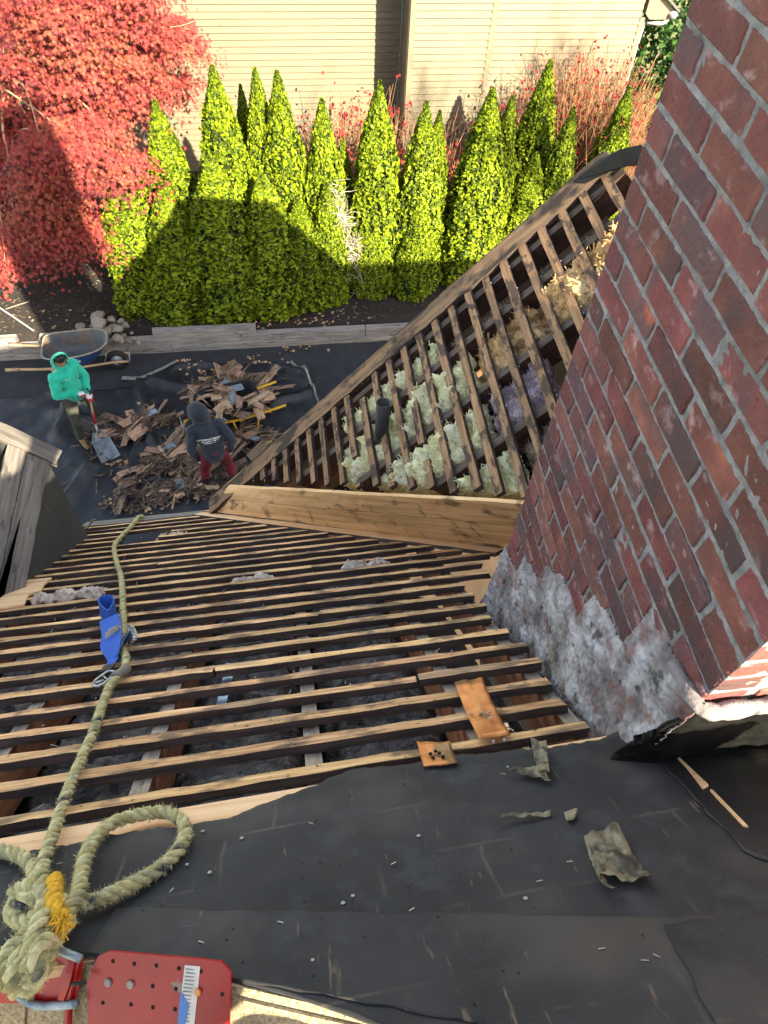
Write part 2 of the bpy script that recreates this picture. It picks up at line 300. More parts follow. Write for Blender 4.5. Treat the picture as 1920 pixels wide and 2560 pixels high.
felt_marks(MT['felt'], MR, srgb(112, 101, 86), .42)
# ------------------------------------------------------------------ the house under repair
def fmat(F, a, b, n=0.0, ang=0.0, tilt=0.0):
    x = F.a * math.cos(ang) + F.b * math.sin(ang); z = F.n; y = z.cross(x); p = F(a, b, n)
    m = Matrix(((x.x, y.x, z.x, p.x), (x.y, y.y, z.y, p.y), (x.z, y.z, z.z, p.z), (0, 0, 0, 1)))
    return m @ Matrix.Rotation(tilt, 4, 'Y') if tilt else m
def stick_mesh(name, L, w, h, jit=0.002, seg=0.12, rag=0.0):
    """board from x=0 to L, y +-w/2, top at z=0; slot 0 on top, slot 1 elsewhere"""
    n = max(2, int(L / seg)); b = MB(); vs = []
    for i in range(n + 1):
        x = L * i / n; e = 0.0
        for j, (y, z) in enumerate(((-w / 2, -h), (w / 2, -h), (w / 2, 0), (-w / 2, 0))):
            xx = x + (R.uniform(-rag, rag) if i in (0, n) else 0)
            vs.append((xx, y + R.uniform(-jit, jit), z + R.uniform(-jit, jit) * 0.6))
    top = [(i * 4 + 3, i * 4 + 2, i * 4 + 6, i * 4 + 7) for i in range(n)]
    oth = []
    for i in range(n):
        oth += [(i * 4, i * 4 + 4, i * 4 + 5, i * 4 + 1), (i * 4 + 1, i * 4 + 5, i * 4 + 6, i * 4 + 2), (i * 4 + 3, i * 4 + 7, i * 4 + 4, i * 4)]
    oth += [(0, 1, 2, 3), (n * 4 + 3, n * 4 + 2, n * 4 + 1, n * 4)]
    b.add(vs, [f[::-1] for f in top], 0); b.add([], [], 1)
    for f in oth: b.f.append(list(f)); b.m.append(1); b.sm.append(False)
    me = b.mesh(name)
    bm = bmesh.new(); bm.from_mesh(me); bmesh.ops.recalc_face_normals(bm, faces=bm.faces); bm.to_mesh(me); bm.free()
    return me

house = empty('house')
tag(house, 'big house with its roof stripped to bare battens beneath the camera', 'house')

# walls and attic floor (they keep the attic dark)
wl = MB()
wl.box((0.8, -2.2, 2.4), (7.2, 0, 0), (0, 4.6, 0), (0, 0, 2.4))
walls = wl.build('wall', pmat('house_wall', [(0.3, srgb(150, 146, 136)), (0.7, srgb(176, 172, 160))], 3, (1, 1, 9), 0.8, 0.2), house)
fl = MB(); fl.box((0.9, -0.3, 4.86), (3.6, 0, 0), (0, 3.1, 0), (0, 0, 0.03))
fl.build('attic_floor', flat('attic_floor', srgb(70, 58, 48), 0.95, var=0.4, scale=3), house)

EAVE_B = 4.15
VAL0, VAL1 = (-0.526, 4.177), (0.996, 2.411)         # valley line on the main slope (a, b)
def valley_a(b, sh=0.0):
    t = (b - VAL0[1]) / (VAL1[1] - VAL0[1]); return VAL0[0] + t * (VAL1[0] - VAL0[0]) - sh
BP = 0.1352                                           # batten spacing
B0 = 0.656
# the sheathing plank under the felt is the body of the roof part
mp_ = MB()
mp_.slab([MR(-1.5, 0.2, -0.0245), MR(0.74, 0.2, -0.0245), MR(0.74, B0 - 0.040, -0.0245), MR(-1.5, B0 - 0.10, -0.0245)], MR.n * 0.020)
main_roof = mp_.build('main_roof', MT['plank_new'], house)
# butt joint in the plank, closing boards further up the slope
ub = MB(); ub.slab([MR(-1.6, -0.9, -0.06), MR(0.74, -0.9, -0.06), MR(0.74, 0.22, -0.06), MR(-1.6, 0.22, -0.06)], MR.n * 0.02)

def place(name, me, mats, F, a, b, n, ang, parent, tilt=0.0):
    o = link(name, me, mats, parent); o.matrix_world = fmat(F, a, b, n, ang, tilt); return o

k = 0; b = B0
while b < EAVE_B - 0.06:
    bb = b
    # right end: chimney side first, then the valley board
    if b < 1.90: ar = MR.px(*[(1330, 1560)][0])[0] - 0.02 + R.uniform(-0.02, 0.02); ar = 0.665 + R.uniform(-0.03, 0.015)
    elif b < 2.26: ar = min(0.80, valley_a(b, 0.19)) + R.uniform(-0.02, 0.01)
    else: ar = valley_a(b, 0.22) + R.uniform(-0.02, 0.01)
    al = -1.75 if b < 2.55 else -1.36 + R.uniform(-0.01, 0.01)
    ang = math.radians(R.uniform(-0.25, 0.25)) + (math.radians(1.4) if k < 1 else math.radians(0.5) if k < 5 else 0)
    off = -math.tan(ang) * (0.2 - al) if True else 0
    spans = [(al, ar)]
    if k in (21, 22): spans = [(al, -1.02 + R.uniform(-.03, .03)), (-0.80 + 0.04 * (k - 21) + R.uniform(-.02, .02), ar)]
    elif k == 3: spans = [(al, 0.30), (0.303, ar)]
    elif k == 5: spans = [(al, -0.30), (-0.297, ar)]
    elif k in (8, 13): spans = [(al, 0.05), (0.053, ar)]
    elif k in (10, 16): spans = [(al, -0.72), (-0.717, ar)]
    for (x0, x1) in spans:
        me = stick_mesh('batten', x1 - x0, 0.0385 + R.uniform(-0.005, 0.005), 0.023, 0.0028, 0.07, 0.008)
        y = bb + math.tan(ang) * (x0 - 0.0)
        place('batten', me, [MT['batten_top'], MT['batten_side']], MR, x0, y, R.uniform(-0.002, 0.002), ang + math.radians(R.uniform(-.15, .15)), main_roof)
    b += BP * (1 + R.uniform(-0.025, 0.025)); k += 1

# eave board and left plywood patch
eb = stick_mesh('eave_board', 0.93, 0.16, 0.03, 0.003, 0.1, 0.01)
place('eave_board', eb, [MT['grey_board'], MT['grey_board']], MR, -1.43, EAVE_B + 0.0, 0.004, 0, main_roof)
pp = [MR.at(u, v, 0.012) for u, v in ((-60, 1272), (60, 1252), (112, 1247), (95, 1262), (88, 1275), (60, 1285), (52, 1305), (-60, 1322))]
q = MB(); q.slab(pp, MR.n * -0.009); q.build('sheathing_patch', MT['plank_new'], main_roof)

# rafters of the main slope
for a in (-1.635, -1.23, -0.825, -0.42, -0.015, 0.39, 0.635):
    L = EAVE_B + 0.02 - 0.34 if a < -0.5 else 0.0
    if not L:
        bmax = VAL0[1] + (a + 0.08 - VAL0[0]) / (VAL1[0] - VAL0[0]) * (VAL1[1] - VAL0[1]); L = bmax - 0.34
    if a < -1.3: L = 2.6
    me = stick_mesh('rafter', L, 0.042, 0.15, 0.001, 0.4)
    place('rafter', me, [MT['rafter_top'], MT['rafter']], MR, a, 0.34, -0.028, math.pi / 2, main_roof)

# valley boards lying on the main slope
vd = Vector((VAL1[0] - VAL0[0], VAL1[1] - VAL0[1])); vang = math.atan2(vd.y, vd.x); vnx, vny = math.sin(vang), -math.cos(vang)     # unit normal pointing away from the wing
for i, (sh, wd, nn, mm) in enumerate(((0.045, 0.088, 0.014, 'plank_new'), (0.135, 0.088, 0.008, 'plank_new'))):
    me = stick_mesh('valley_board', 2.42, wd, 0.02, 0.002, 0.12, 0.01)
    place('valley_board', me, [MT[mm], MT['batten_side']], MR, VAL0[0] + vnx * sh - vd.normalized().x * .03, VAL0[1] + vny * sh - vd.normalized().y * .03, nn, vang, main_roof)

# roofing felt over the upper slope and its ragged edge
FT = [(-0.95, 0.47), (-0.635, 0.487), (-0.586, 0.495), (-0.466, 0.507), (-0.376, 0.506), (-0.285, 0.504), (-0.211, 0.500), (-0.137, 0.528), (-0.098, 0.543), (-0.018, 0.573),
      (0.024, 0.597), (0.067, 0.618), (0.191, 0.598), (0.309, 0.604), (0.426, 0.595), (0.552, 0.579), (0.656, 0.587), (0.715, 0.613), (0.80, 0.62)]
RG = [(-0.95, 0.26), (-0.619, 0.246), (-0.542, 0.240), (-0.483, 0.248), (-0.417, 0.218), (-0.315, 0.176), (-0.174, 0.115), (-0.064, 0.055), (0.049, -0.017), (0.144, -0.078), (0.471, -0.225), (0.95, -0.42)]
def interp(tab, a): return float(np.interp(a, [p[0] for p in tab], [p[1] for p in tab]))
def felt_n(a, b):
    w_ = 0.0035 * noise.noise((a * 6, b * 9, 1)) + 0.002 * noise.noise((a * 23, b * 5, 4))
    return 0.0075 + w_
na, nb = 230, 40
vs, fs = [], []
for i in range(na + 1):
    a = -0.93 + i * (0.78 + 0.93) / na
    t0 = interp(FT, a) + 0.006 * noise.noise((a * 40, 0, 0)) + 0.004 * noise.noise((a * 130, 3, 0)); r0 = interp(RG, a) - 0.012
    for j in range(nb + 1):
        bq = t0 + (r0 - t0) * j / nb
        lift = 0.004 * max(0, 1 - j / 2.0) * (0.5 + noise.noise((a * 15, 7, 0)))
        vs.append(MR(a, bq, felt_n(a, bq) + lift))
for i in range(na):
    for j in range(nb): fs.append((i * (nb + 1) + j, i * (nb + 1) + j + 1, (i + 1) * (nb + 1) + j + 1, (i + 1) * (nb + 1) + j))
fb = MB(); fb.add(vs, fs, 0, True)
felt = fb.build('roofing_felt', MT['felt'], main_roof)
sm = felt.modifiers.new('thick', 'SOLIDIFY'); sm.thickness = 0.004; sm.offset = -1
# felt lap seams: a second strip of felt overlapping, each with its own edge
def felt_strip(pts, n0, name='felt_lap', mat='felt', parent=None, sub=14, wob=0.002):
    """quad patch from four (a,b) corners"""
    b_ = MB(); vv, ff = [], []
    p = [Vector((x, y)) for x, y in pts]
    for i in range(sub + 1):
        for j in range(sub + 1):
            u, v = i / sub, j / sub
            c = (p[0] * (1 - u) + p[1] * u) * (1 - v) + (p[3] * (1 - u) + p[2] * u) * v
            e = wob * (3 if (i in (0, sub) or j in (0, sub)) else 0)
            c = c + Vector((noise.noise((c.x * 30, c.y * 30, 2)), noise.noise((c.x * 30, c.y * 30, 9)))) * e
            vv.append(MR(c.x, c.y, felt_n(c.x, c.y) + n0 + wob * noise.noise((c.x * 18, c.y * 18, 5))))
    for i in range(sub):
        for j in range(sub): ff.append((i * (sub + 1) + j, i * (sub + 1) + j + 1, (i + 1) * (sub + 1) + j + 1, (i + 1) * (sub + 1) + j))
    b_.add(vv, ff, 0, True); o = b_.build(name, MT[mat], parent); s_ = o.modifiers.new('thick', 'SOLIDIFY'); s_.thickness = 0.0025; s_.offset = -1; return o
px2 = lambda u, v: MR.px(u, v, 0.01)
felt_strip([px2(190, 2058), px2(1700, 2330), px2(1700, 1985), px2(250, 1962)], 0.003, parent=main_roof, sub=30)
felt_strip([px2(1435, 2000), px2(1760, 1970), px2(1760, 2240), px2(1560, 2250)], 0.006, parent=main_roof, sub=24)
felt_strip([px2(1370, 1590), px2(1760, 1560), px2(1760, 1905), px2(1610, 1840)], 0.005, 'darker_felt', 'felt_dark', main_roof, 30, 0.003)  # felt patch in a darker tone with brown and pale blotches

# slope on the sunny side of the ridge
rdir = (MR(0.471, -0.225) - MR(-0.483, 0.248)).normalized()
side = Vector((0, 0, 1)).cross(rdir).normalized() * -1
if side.y > 0: side = -side
BR = Frame(MR(-0.483, 0.248, 0.0), rdir, side * math.cos(math.radians(36)) + Vector((0, 0, -1)) * math.sin(math.radians(36)))
bs = MB()
bs.slab([BR(-4.5, -0.004), BR(1.9, -0.004), BR(1.9, 3.0), BR(-4.5, 3.0)], BR.n * -0.03)
back = bs.build('sunny_slope', MT['shingle'], house)
# asphalt shingle courses on that slope
for r_ in range(0, 16):
    x = -1.2 - 0.13 * (r_ % 2)
    while x < 1.6:
        wdt = 0.30 + R.uniform(-0.01, 0.01)
        me = stick_mesh('shingle', wdt - 0.006, 0.17, 0.005, 0.001, 0.1, 0.001)
        place('shingle', me, [MT['shingle'], MT['shingle']], BR, x, 0.095 + r_ * 0.14 - (0 if r_ else 0.0), 0.0055 + 0.0006 * (r_ % 2), 0, back)
        x += wdt

# ---- chimney
CX, CY0, CY1, CXR, CTOP, CBOT = 0.69, 0.392, 1.293, 1.72, 11.7, 6.4
chm = MB(); ins = 0.0055
chm.box(((CX + CXR) / 2, (CY0 + CY1) / 2, (CTOP + CBOT) / 2), ((CXR - CX) / 2 - ins, 0, 0), (0, (CY1 - CY0) / 2 - ins, 0), (0, 0, (CTOP - CBOT) / 2))
# fine lumpy skin of mortar on the seen face
vs, fs = [], []
gy, gz = 110, 330
for i in range(gy + 1):
    for j in range(gz + 1):
        y = CY0 + 0.004 + (CY1 - CY0 - 0.008) * i / gy; z = 6.5 + 3.4 * j / gz
        x = CX + 0.0028 + 0.0022 * noise.noise((y * 60, z * 60, 0)) + 0.0016 * noise.noise((y * 160, z * 160, 3))
        vs.append((x, y, z))
for i in range(gy):
    for j in range(gz): fs.append((i * (gz + 1) + j, i * (gz + 1) + j + 1, (i + 1) * (gz + 1) + j + 1, (i + 1) * (gz + 1) + j))
chm.add(vs, fs, 0, True)
chimney = chm.build('chimney', MT['mortar'], house, recalc=False)
def brick_mesh(L, W, H):
    b_ = MB(); n = 7; m_ = 3; vs = []
    bm = bmesh.new(); bmesh.ops.create_cube(bm, size=1)
    for v in bm.verts: v.co = Vector((v.co.x * W, v.co.y * L, v.co.z * H))
    bmesh.ops.bevel(bm, geom=bm.edges[:], offset=0.0035, segments=1, affect='EDGES')
    bmesh.ops.subdivide_edges(bm, edges=[e for e in bm.edges if e.calc_length() > 0.03], cuts=3, use_grid_fill=True)
    sd = R.uniform(0, 99)
    for v in bm.verts:
        c = v.co * 28; v.co += Vector((noise.noise(c + Vector((sd, 0, 0))), noise.noise(c + Vector((0, sd, 0))), noise.noise(c + Vector((0, 0, sd))))) * 0.0022
    me = bpy.data.meshes.new('brick'); bm.to_mesh(me); bm.free(); me.materials.append(MT['brick']); return me
LB, HB, WB, CH = 0.190, 0.0580, 0.09, 0.0676
full = [brick_mesh(LB, WB, HB) for _ in range(6)]
half = [brick_mesh(0.088, WB, HB) for _ in range(3)]
zj = CAMZ - 0.77348 * CX                              # a measured bed joint
def roof_z(y): return CAMZ - 1.19 - 0.95 * y
nb_ = 0
for r_ in range(-45, 28):
    zc = zj + (r_ + 0.5) * CH
    if zc < 6.5 or zc > CTOP: continue
    odd = r_ % 2
    # left face, from the far corner towards the camera
    y = CY1 - (0.0 if odd else 0.0); first = True
    while y > CY0 + 0.02:
        if first and not odd: L = 0.092
        else: L = 0.1945
        L = L + R.uniform(-0.005, 0.005)
        if y - L < CY0 + 0.05: L = y - CY0
        yc = y - L / 2
        if zc > roof_z(yc) - 0.12 and zc < 9.9:
            me = R.choice(full if L > 0.13 else half); base = LB if L > 0.13 else 0.088
            o = link('brick', me, None, chimney, (CX + WB / 2 + R.uniform(-0.0025, 0.0015), yc, zc + R.uniform(-0.0025, 0.0025)))
            o.rotation_euler = (R.uniform(-0.012, 0.012), R.uniform(-0.02, 0.02), R.uniform(-0.008, 0.008) + (math.pi if R.random() < 0.5 else 0)); o.scale = (1, max(0.3, (L - 0.0095) / base), 1); nb_ += 1
        y -= L; first = False
    # near face
    x = CX + (0.10 if odd else 0.20)
    while x < CXR - 0.05:
        L = 0.20
        if roof_z(CY0) - 0.1 < zc < 9.3 and x < 1.25:
            o = link('brick', R.choice(full), None, chimney, (x + L / 2, CY0 + WB / 2, zc)); o.rotation_euler = (0, 0, math.pi / 2); o.scale = (1, (L - 0.012) / LB, 1); nb_ += 1
        x += L
# old step-flashing zone: rough parging with a saw-tooth upper edge
vs, fs = [], []
nu, nv = 240, 130
PT = [(.376, .335), (.388, .34), (.466, .39), (.554, .441), (.612, .494), (.613, .309), (.698, .378), (.783, .427), (.784, .288), (.907, .38), (.968, .384), (1.027, .392), (1.028, .291), (1.155, .371), (1.156, .231), (1.305, .323), (1.33, .25)]
hts = []
for i in range(nu + 1):
    y = CY0 - 0.008 + (CY1 + 0.012 - CY0 + 0.008) * i / nu
    hgt = interp(PT, y) + 0.020 * noise.noise((y * 22, 0, 5)) + 0.012 * noise.noise((y * 90, 0, 8)) - .012; hts.append(hgt)
    for j in range(nv + 1):
        v = -0.14 + 0.66 * j / nv; z = roof_z(y) + v
        edge = max(0.0, min(1.0, (hgt - v) / .05))
        cz_ = ((z - zj) / CH) % 1.0; gro = 0.005 * max(0, 1 - abs(abs(cz_ - .5) - .5) / .07)
        d = 0.004 + 0.010 * max(0, noise.noise((y * 7, z * 11, 2)) + .25) + 0.006 * noise.noise((y * 30, z * 44, 1)) + 0.0045 * noise.noise((y * 75, z * 95, 4)) + 0.003 * noise.noise((y * 160, z * 190, 4)) + 0.020 * max(0, 1 - (v + 0.14) / 0.30) - gro
        vs.append((CX + .0015 - (max(.001, d) + .0015) * edge, y, z))
for i in range(nu):
    for j in range(nv):
        v = -0.14 + 0.66 * (j + .5) / nv + .010 * noise.noise((i * .37, j * .41, 3))
        if v < (hts[i] + hts[i + 1]) / 2: fs.append((i * (nv + 1) + j, i * (nv + 1) + j + 1, (i + 1) * (nv + 1) + j + 1, (i + 1) * (nv + 1) + j))
pb_ = MB(); pb_.add(vs, fs, 0, True)
po = pb_.build('parging', MT['parge'], chimney); s_ = po.modifiers.new('thick', 'SOLIDIFY'); s_.thickness = 0.0015; s_.offset = -1
tag(po, 'rough grey mortar smeared over the foot of the chimney')
# roof cement apron under the near face, wrapping the corner
vs, fs = [], []; nu, nv = 120, 30
for i in range(nu + 1):
    t = i / nu; x = CX - 0.055 + (CXR + .1 - CX) * t ** 1.3; k0 = max(0, 1 - t * 9)
    for j in range(nv + 1):
        s0 = j / nv; top = Vector((x + .03 * k0, CY0 - 0.012 + .02 * k0, roof_z(CY0) + .285 - .16 * k0)); bot = Vector((x - .03 * k0, CY0 - 0.035 + .03 * k0, roof_z(CY0 - .035 + .03 * k0) - .01))
        p = top.lerp(bot, s0); bow = .05 * math.sin(math.pi * s0) * (1 - .3 * k0)
        dsp = .010 * noise.noise((x * 9, s0 * 3, 1)) + .005 * noise.noise((x * 30, s0 * 12, 2)) + .002 * noise.noise((x * 90, s0 * 40, 2)) - bow * .25
        vs.append(p + Vector((0, -1, .6)).normalized() * dsp)
for i in range(nu):
    for j in range(nv): fs.append((i * (nv + 1) + j, i * (nv + 1) + j + 1, (i + 1) * (nv + 1) + j + 1, (i + 1) * (nv + 1) + j))
tb = MB(); tb.add(vs, fs, 0, True); to_ = tb.build('roof_cement', MT['tar'], chimney); s_ = to_.modifiers.new('thick', 'SOLIDIFY'); s_.thickness = 0.01
lb = MB(); p0 = Vector((CX - 0.006, CY0 - 0.010, roof_z(CY0) + 0.315))
path = spline([p0 + Vector((-0.004, 0.10, -0.02)), p0 + Vector((-.004, .02, .0)), p0 + Vector((.02, -.006, .0)), p0 + Vector((0.1, -.008, 0.004)), p0 + Vector((0.5, -.008, 0.002)), p0 + Vector((CXR - CX, -.008, 0))], 0.012)
lb.tube(path, [0.016 + 0.007 * noise.noise(p * 30) + .004 * noise.noise(p * 80) for p in path], 12); lb.build('mortar_fillet', MT['parge'], chimney)
# chimney cap above the frame
cp = MB(); cp.box(((CX + CXR) / 2, (CY0 + CY1) / 2, CTOP + 0.06), ((CXR - CX) / 2 + .06, 0, 0), (0, (CY1 - CY0) / 2 + .06, 0), (0, 0, 0.06)); cp.build('cap', MT['mortar'], chimney)
# dark felt lining below the battens next to the chimney
# ---- wing roof
wb = MB()
def wpl(u, v, n=0): return WR.at(u, v, n)
# two wide planks on the wing side of the valley
def wq(pts, th, mats, name, parent, n=0.0):
    b_ = MB(); b_.slab([WR(a_, c_, n) for a_, c_ in pts], WR.n * -th); return b_.build(name, mats, parent)
VA = lambda u: 0.034 + (u - 0.056) * 0.686           # valley line on the wing: b as a function of a
def plank_obj(u0, u1, d0, d1, n, parent, name='valley_plank', mat='plank'):
    """plank running along the valley; d = distance from valley line measured along b"""
    L = math.hypot(u1 - u0, VA(u1) - VA(u0)); ang = math.atan2(VA(u1) - VA(u0), u1 - u0)
    wd = abs(d1 - d0) * math.cos(ang); dm = (d0 + d1) / 2
    me = stick_mesh(name, L, wd - 0.004, 0.02, 0.001, 0.2, 0.004)
    o = link(name, me, [MT[mat], MT['batten_side']], parent); o.matrix_world = fmat(WR, u0, VA(u0) - dm, n, ang); return o
def quad_board(pts, th, name, mats, parent, jit=.002, seg=24):
    """plank between two edges p0-p1 and p3-p2, with its own grain along its length"""
    p0, p1, p2, p3 = [Vector(p) for p in pts]; x = ((p1 + p2) - (p0 + p3)).normalized(); y = ((p3 + p2) - (p0 + p1)); y = (y - x * y.dot(x)).normalized(); z = x.cross(y)
    if z.z < 0: y = -y; z = -z
    M = Matrix(((x.x, y.x, z.x, p0.x), (x.y, y.y, z.y, p0.y), (x.z, y.z, z.z, p0.z), (0, 0, 0, 1))); I = M.inverted(); b_ = MB(); vs, fs = [], []
    for i in range(seg + 1):
        t = i / seg; e0, e1 = p0.lerp(p1, t), p3.lerp(p2, t); w_ = (e1 - e0) * .5 * 0.055
        for q in (e0 + w_, e1 - w_):
            q = I @ q; q = q + Vector((0, R.uniform(-jit, jit), R.uniform(-jit, jit) * .5)); vs += [q, q - Vector((0, 0, th))]
    for i in range(seg):
        k_ = i * 4; fs += [(k_, k_ + 4, k_ + 6, k_ + 2), (k_ + 1, k_ + 3, k_ + 7, k_ + 5), (k_, k_ + 1, k_ + 5, k_ + 4), (k_ + 2, k_ + 6, k_ + 7, k_ + 3)]
    fs += [(0, 2, 3, 1), (seg * 4, seg * 4 + 1, seg * 4 + 3, seg * 4 + 2)]
    b_.add(vs, fs); o = b_.build(name, mats, parent); o.matrix_world = M; return o
UL, UR = WR.at(497, 1046, .006), WR.at(1122, 1078, .006); LL, LR = MR.at(461, 1103, .016), MR.at(1092, 1178, .016)
UR, LR = UL.lerp(UR, 1.14), LL.lerp(LR, 1.14); M0, M1 = UL.lerp(LL, .46), UR.lerp(LR, .46)
gw0 = MB(); gw0.slab([Vector((-.54, 2.86, 4.7)), Vector((-.54, 2.86, WR(0.1, 0).z - 0.1)), Vector((WR(3.2, 0).x, 2.86, WR(3.2, 0).z - .22)), Vector((WR(3.2, 0).x, 2.86, 4.7))], (0, -0.05, 0))
wing = gw0.build('wing_roof', flat('gable_boards', srgb(92, 72, 54), 0.9, var=0.3, scale=4), house)
quad_board((LL, LR, M1, M0), .022, 'valley_plank', MT['plank'], wing)
quad_board((M0, M1, UR, UL), .022, 'valley_plank', MT['plank'], wing)
# battens
u = 0.355; k = 0
while u < 4.75:
    vfar = 0.03 if u < 3.2 else 0.36; vn = 0.144 + (u - 0.593) * 0.688 - 0.012 + R.uniform(-0.012, 0.012)
    vn = min(vn, 2.2)
    u += 0.1155
    if vn - vfar < 0.05: continue
    spans = [(vfar, vn)]
    if k == 11: spans = [(vfar, 0.72), (0.83, vn)]
    if k == 7: spans = [(vfar, 0.50), (0.70, vn)]
    if k == 8: spans = [(0.14, vn)]
    for s0, s1 in spans:
        me = stick_mesh('batten', s1 - s0, 0.040 + R.uniform(-.004, .003), 0.024, 0.002, 0.09, 0.006)
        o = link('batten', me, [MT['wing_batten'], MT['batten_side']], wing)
        o.matrix_world = fmat(WR, u - 0.1155, s0, R.uniform(-0.001, 0.002), math.pi / 2 + math.radians(R.uniform(-0.8, 0.8)))
    k += 1
# rafters up the slope
for v in (0.075, 0.305, 0.64, 0.97, 1.3, 1.63, 1.96):
    u0 = max(0.40, (v - 0.144) / 0.688 + 0.593 + .05)
    me = stick_mesh('rafter', (3.2 if v < .34 else 4.75) - u0, 0.04, 0.14, 0.001, 0.4)
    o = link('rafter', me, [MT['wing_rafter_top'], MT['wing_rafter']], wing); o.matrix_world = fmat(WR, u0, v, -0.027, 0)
# rake board with ragged edge
me = stick_mesh('rake_board', 3.20, 0.115, 0.028, 0.004, 0.06, 0.01)
o = link('rake_board', me, [MT['rake'], MT['batten_side']], wing); o.matrix_world = fmat(WR, -0.02, -0.022, 0.006, 0)
me = stick_mesh('rake_fascia', 3.20, 0.022, 0.2, 0.003, 0.2, 0.01)
o = link('rake_fascia', me, [MT['rake'], MT['grey_board']], wing); o.matrix_world = fmat(WR, -0.02, -0.094, -0.004, 0)
# unseen gable and slope behind the chimney, shaped to cast the hedge's shadow
TOPU = 4.95
pk = WR(TOPU, 0, 0); xl = WR(0, 0, 0).x; zl = WR(0, 0, 0).z
W2 = 1.5
YG = 2.62
gw = MB()
gw.slab([Vector((WR(3.15, 0).x, YG, 4.7)), Vector((WR(3.15, 0).x, YG, WR(3.15, 0).z - .2)), Vector((pk.x, YG, pk.z - 0.02)), Vector((pk.x + W2, YG, pk.z - 0.12)), Vector((pk.x + W2 + 3.3, YG, 4.9)), Vector((pk.x + W2 + 3.3, YG, 4.7))], (0, -0.05, 0))
gw.build('shadow_gable', flat('shadow_gable_sheathing', srgb(92, 72, 54), 0.9, var=0.3, scale=4), wing)
fs_ = MB()
fs_.slab([Vector((pk.x - 0.02, YG + .1, pk.z + 0.01)), Vector((pk.x + W2, YG + .1, pk.z - 0.12)), Vector((pk.x + W2, 0.2, pk.z - 0.12)), Vector((pk.x - 0.02, 0.2, pk.z + 0.01))], (0, 0, -0.04))
fs_.slab([Vector((pk.x + W2, YG + .1, pk.z - 0.12)), Vector((pk.x + W2 + 3.4, YG + .1, 5.1)), Vector((pk.x + W2 + 3.4, 0.2, 5.1)), Vector((pk.x + W2, 0.2, pk.z - 0.12))], (0, 0, -0.04))
fs_.build('shadow_slope', MT['felt'], wing)
# black felt flap beside the chimney, widened to paint the dark interior below it
fp = MB()
P_ = [WR.at(1236, 392, 0.012), WR.at(1290, 347, 0.03), WR.at(1340, 322, 0.045), WR.at(1385, 312, 0.05), WR.at(1406, 352, 0.03), WR.at(1350, 358, 0.02), WR.at(1308, 372, 0.014), WR.at(1262, 396, 0.010)]
fp.slab(P_, WR.n * -0.006); fp.build('felt_flap_shade', MT['tar'], wing)
# black plastic vent pipe through the wing roof
def pipe(base, top, r):
    m_ = MB(); ax = (top - base); ax.normalize(); L = (top - base).length
    prof = [(r * 1.28, 0), (r * 1.28, 0.09), (r * 1.02, 0.10), (r, 0.11), (r, L), (r * 0.86, L), (r * 0.86, L - 0.30)]
    e1 = ax.orthogonal().normalized(); e2 = ax.cross(e1); vs = []; n = 24
    for rr, h in prof:
        for k_ in range(n): an = 2 * math.pi * k_ / n; vs.append(base + ax * h + (e1 * math.cos(an) + e2 * math.sin(an)) * rr)
    fs = [(i * n + k_, i * n + (k_ + 1) % n, (i + 1) * n + (k_ + 1) % n, (i + 1) * n + k_) for i in range(len(prof) - 1) for k_ in range(n)]
    fs.append(tuple(range((len(prof) - 1) * n, len(prof) * n)))
    m_.add(vs, fs, 0, True); return m_.build('vent_pipe', MT['pipe'], house, recalc=False)
pb0 = WR.at(824, 940, -0.02); pt = Vector(C0 + ray(833, 866) * ((pb0.y + 0.01) / ray(833, 866)[1]))
pipe(pb0 - Vector((0, 0, 0.2)), Vector((pb0.x + 0.0, pb0.y, pt.z)), 0.036)

# ---- dormer on the left
DX = -1.38; DZ = CAMZ - 2.965; DQ = 1.12
DR = Frame((DX + 0.035, 2.68, DZ - 0.02), (-1, 0, DQ), (0, -1, 0))     # its right slope: a up to the left, b towards the ridge
dm = MB()
cb = [(MR.at(48, 1245).y - 0.35), 2.655]
dm.slab([Vector((DX, 1.55, DZ - 0.02)), Vector((DX, 2.655, DZ - 0.02)), Vector((DX, 2.655, roof_z(2.655) - 0.15)), Vector((DX, 1.55, roof_z(1.55) - 0.15))], (-0.02, 0, 0))
dm.slab([Vector((DX - 0.02, 2.655, 4.9)), Vector((DX - 0.02, 2.655, DZ)), Vector((DX - 1.0, 2.655, DZ + 1.12)), Vector((DX - 2.0, 2.655, DZ)), Vector((DX - 2.0, 2.655, 4.9))], (0, -0.03, 0))
dormer = dm.build('dormer', MT['cheek'], house)
ww = [0.105, 0.085]
u = 0.0
for i, wdt in enumerate([0.125, 0.10]):
    me = stick_mesh('roof_board', 1.95, wdt - 0.006, 0.022, 0.003, 0.06, 0.01)
    o = link('roof_board', me, [MT['grey_board'], MT['grey_board']], dormer); o.matrix_world = fmat(DR, u + wdt / 2, 0.09, 0.004 + 0.003 * i, math.pi / 2); u += wdt
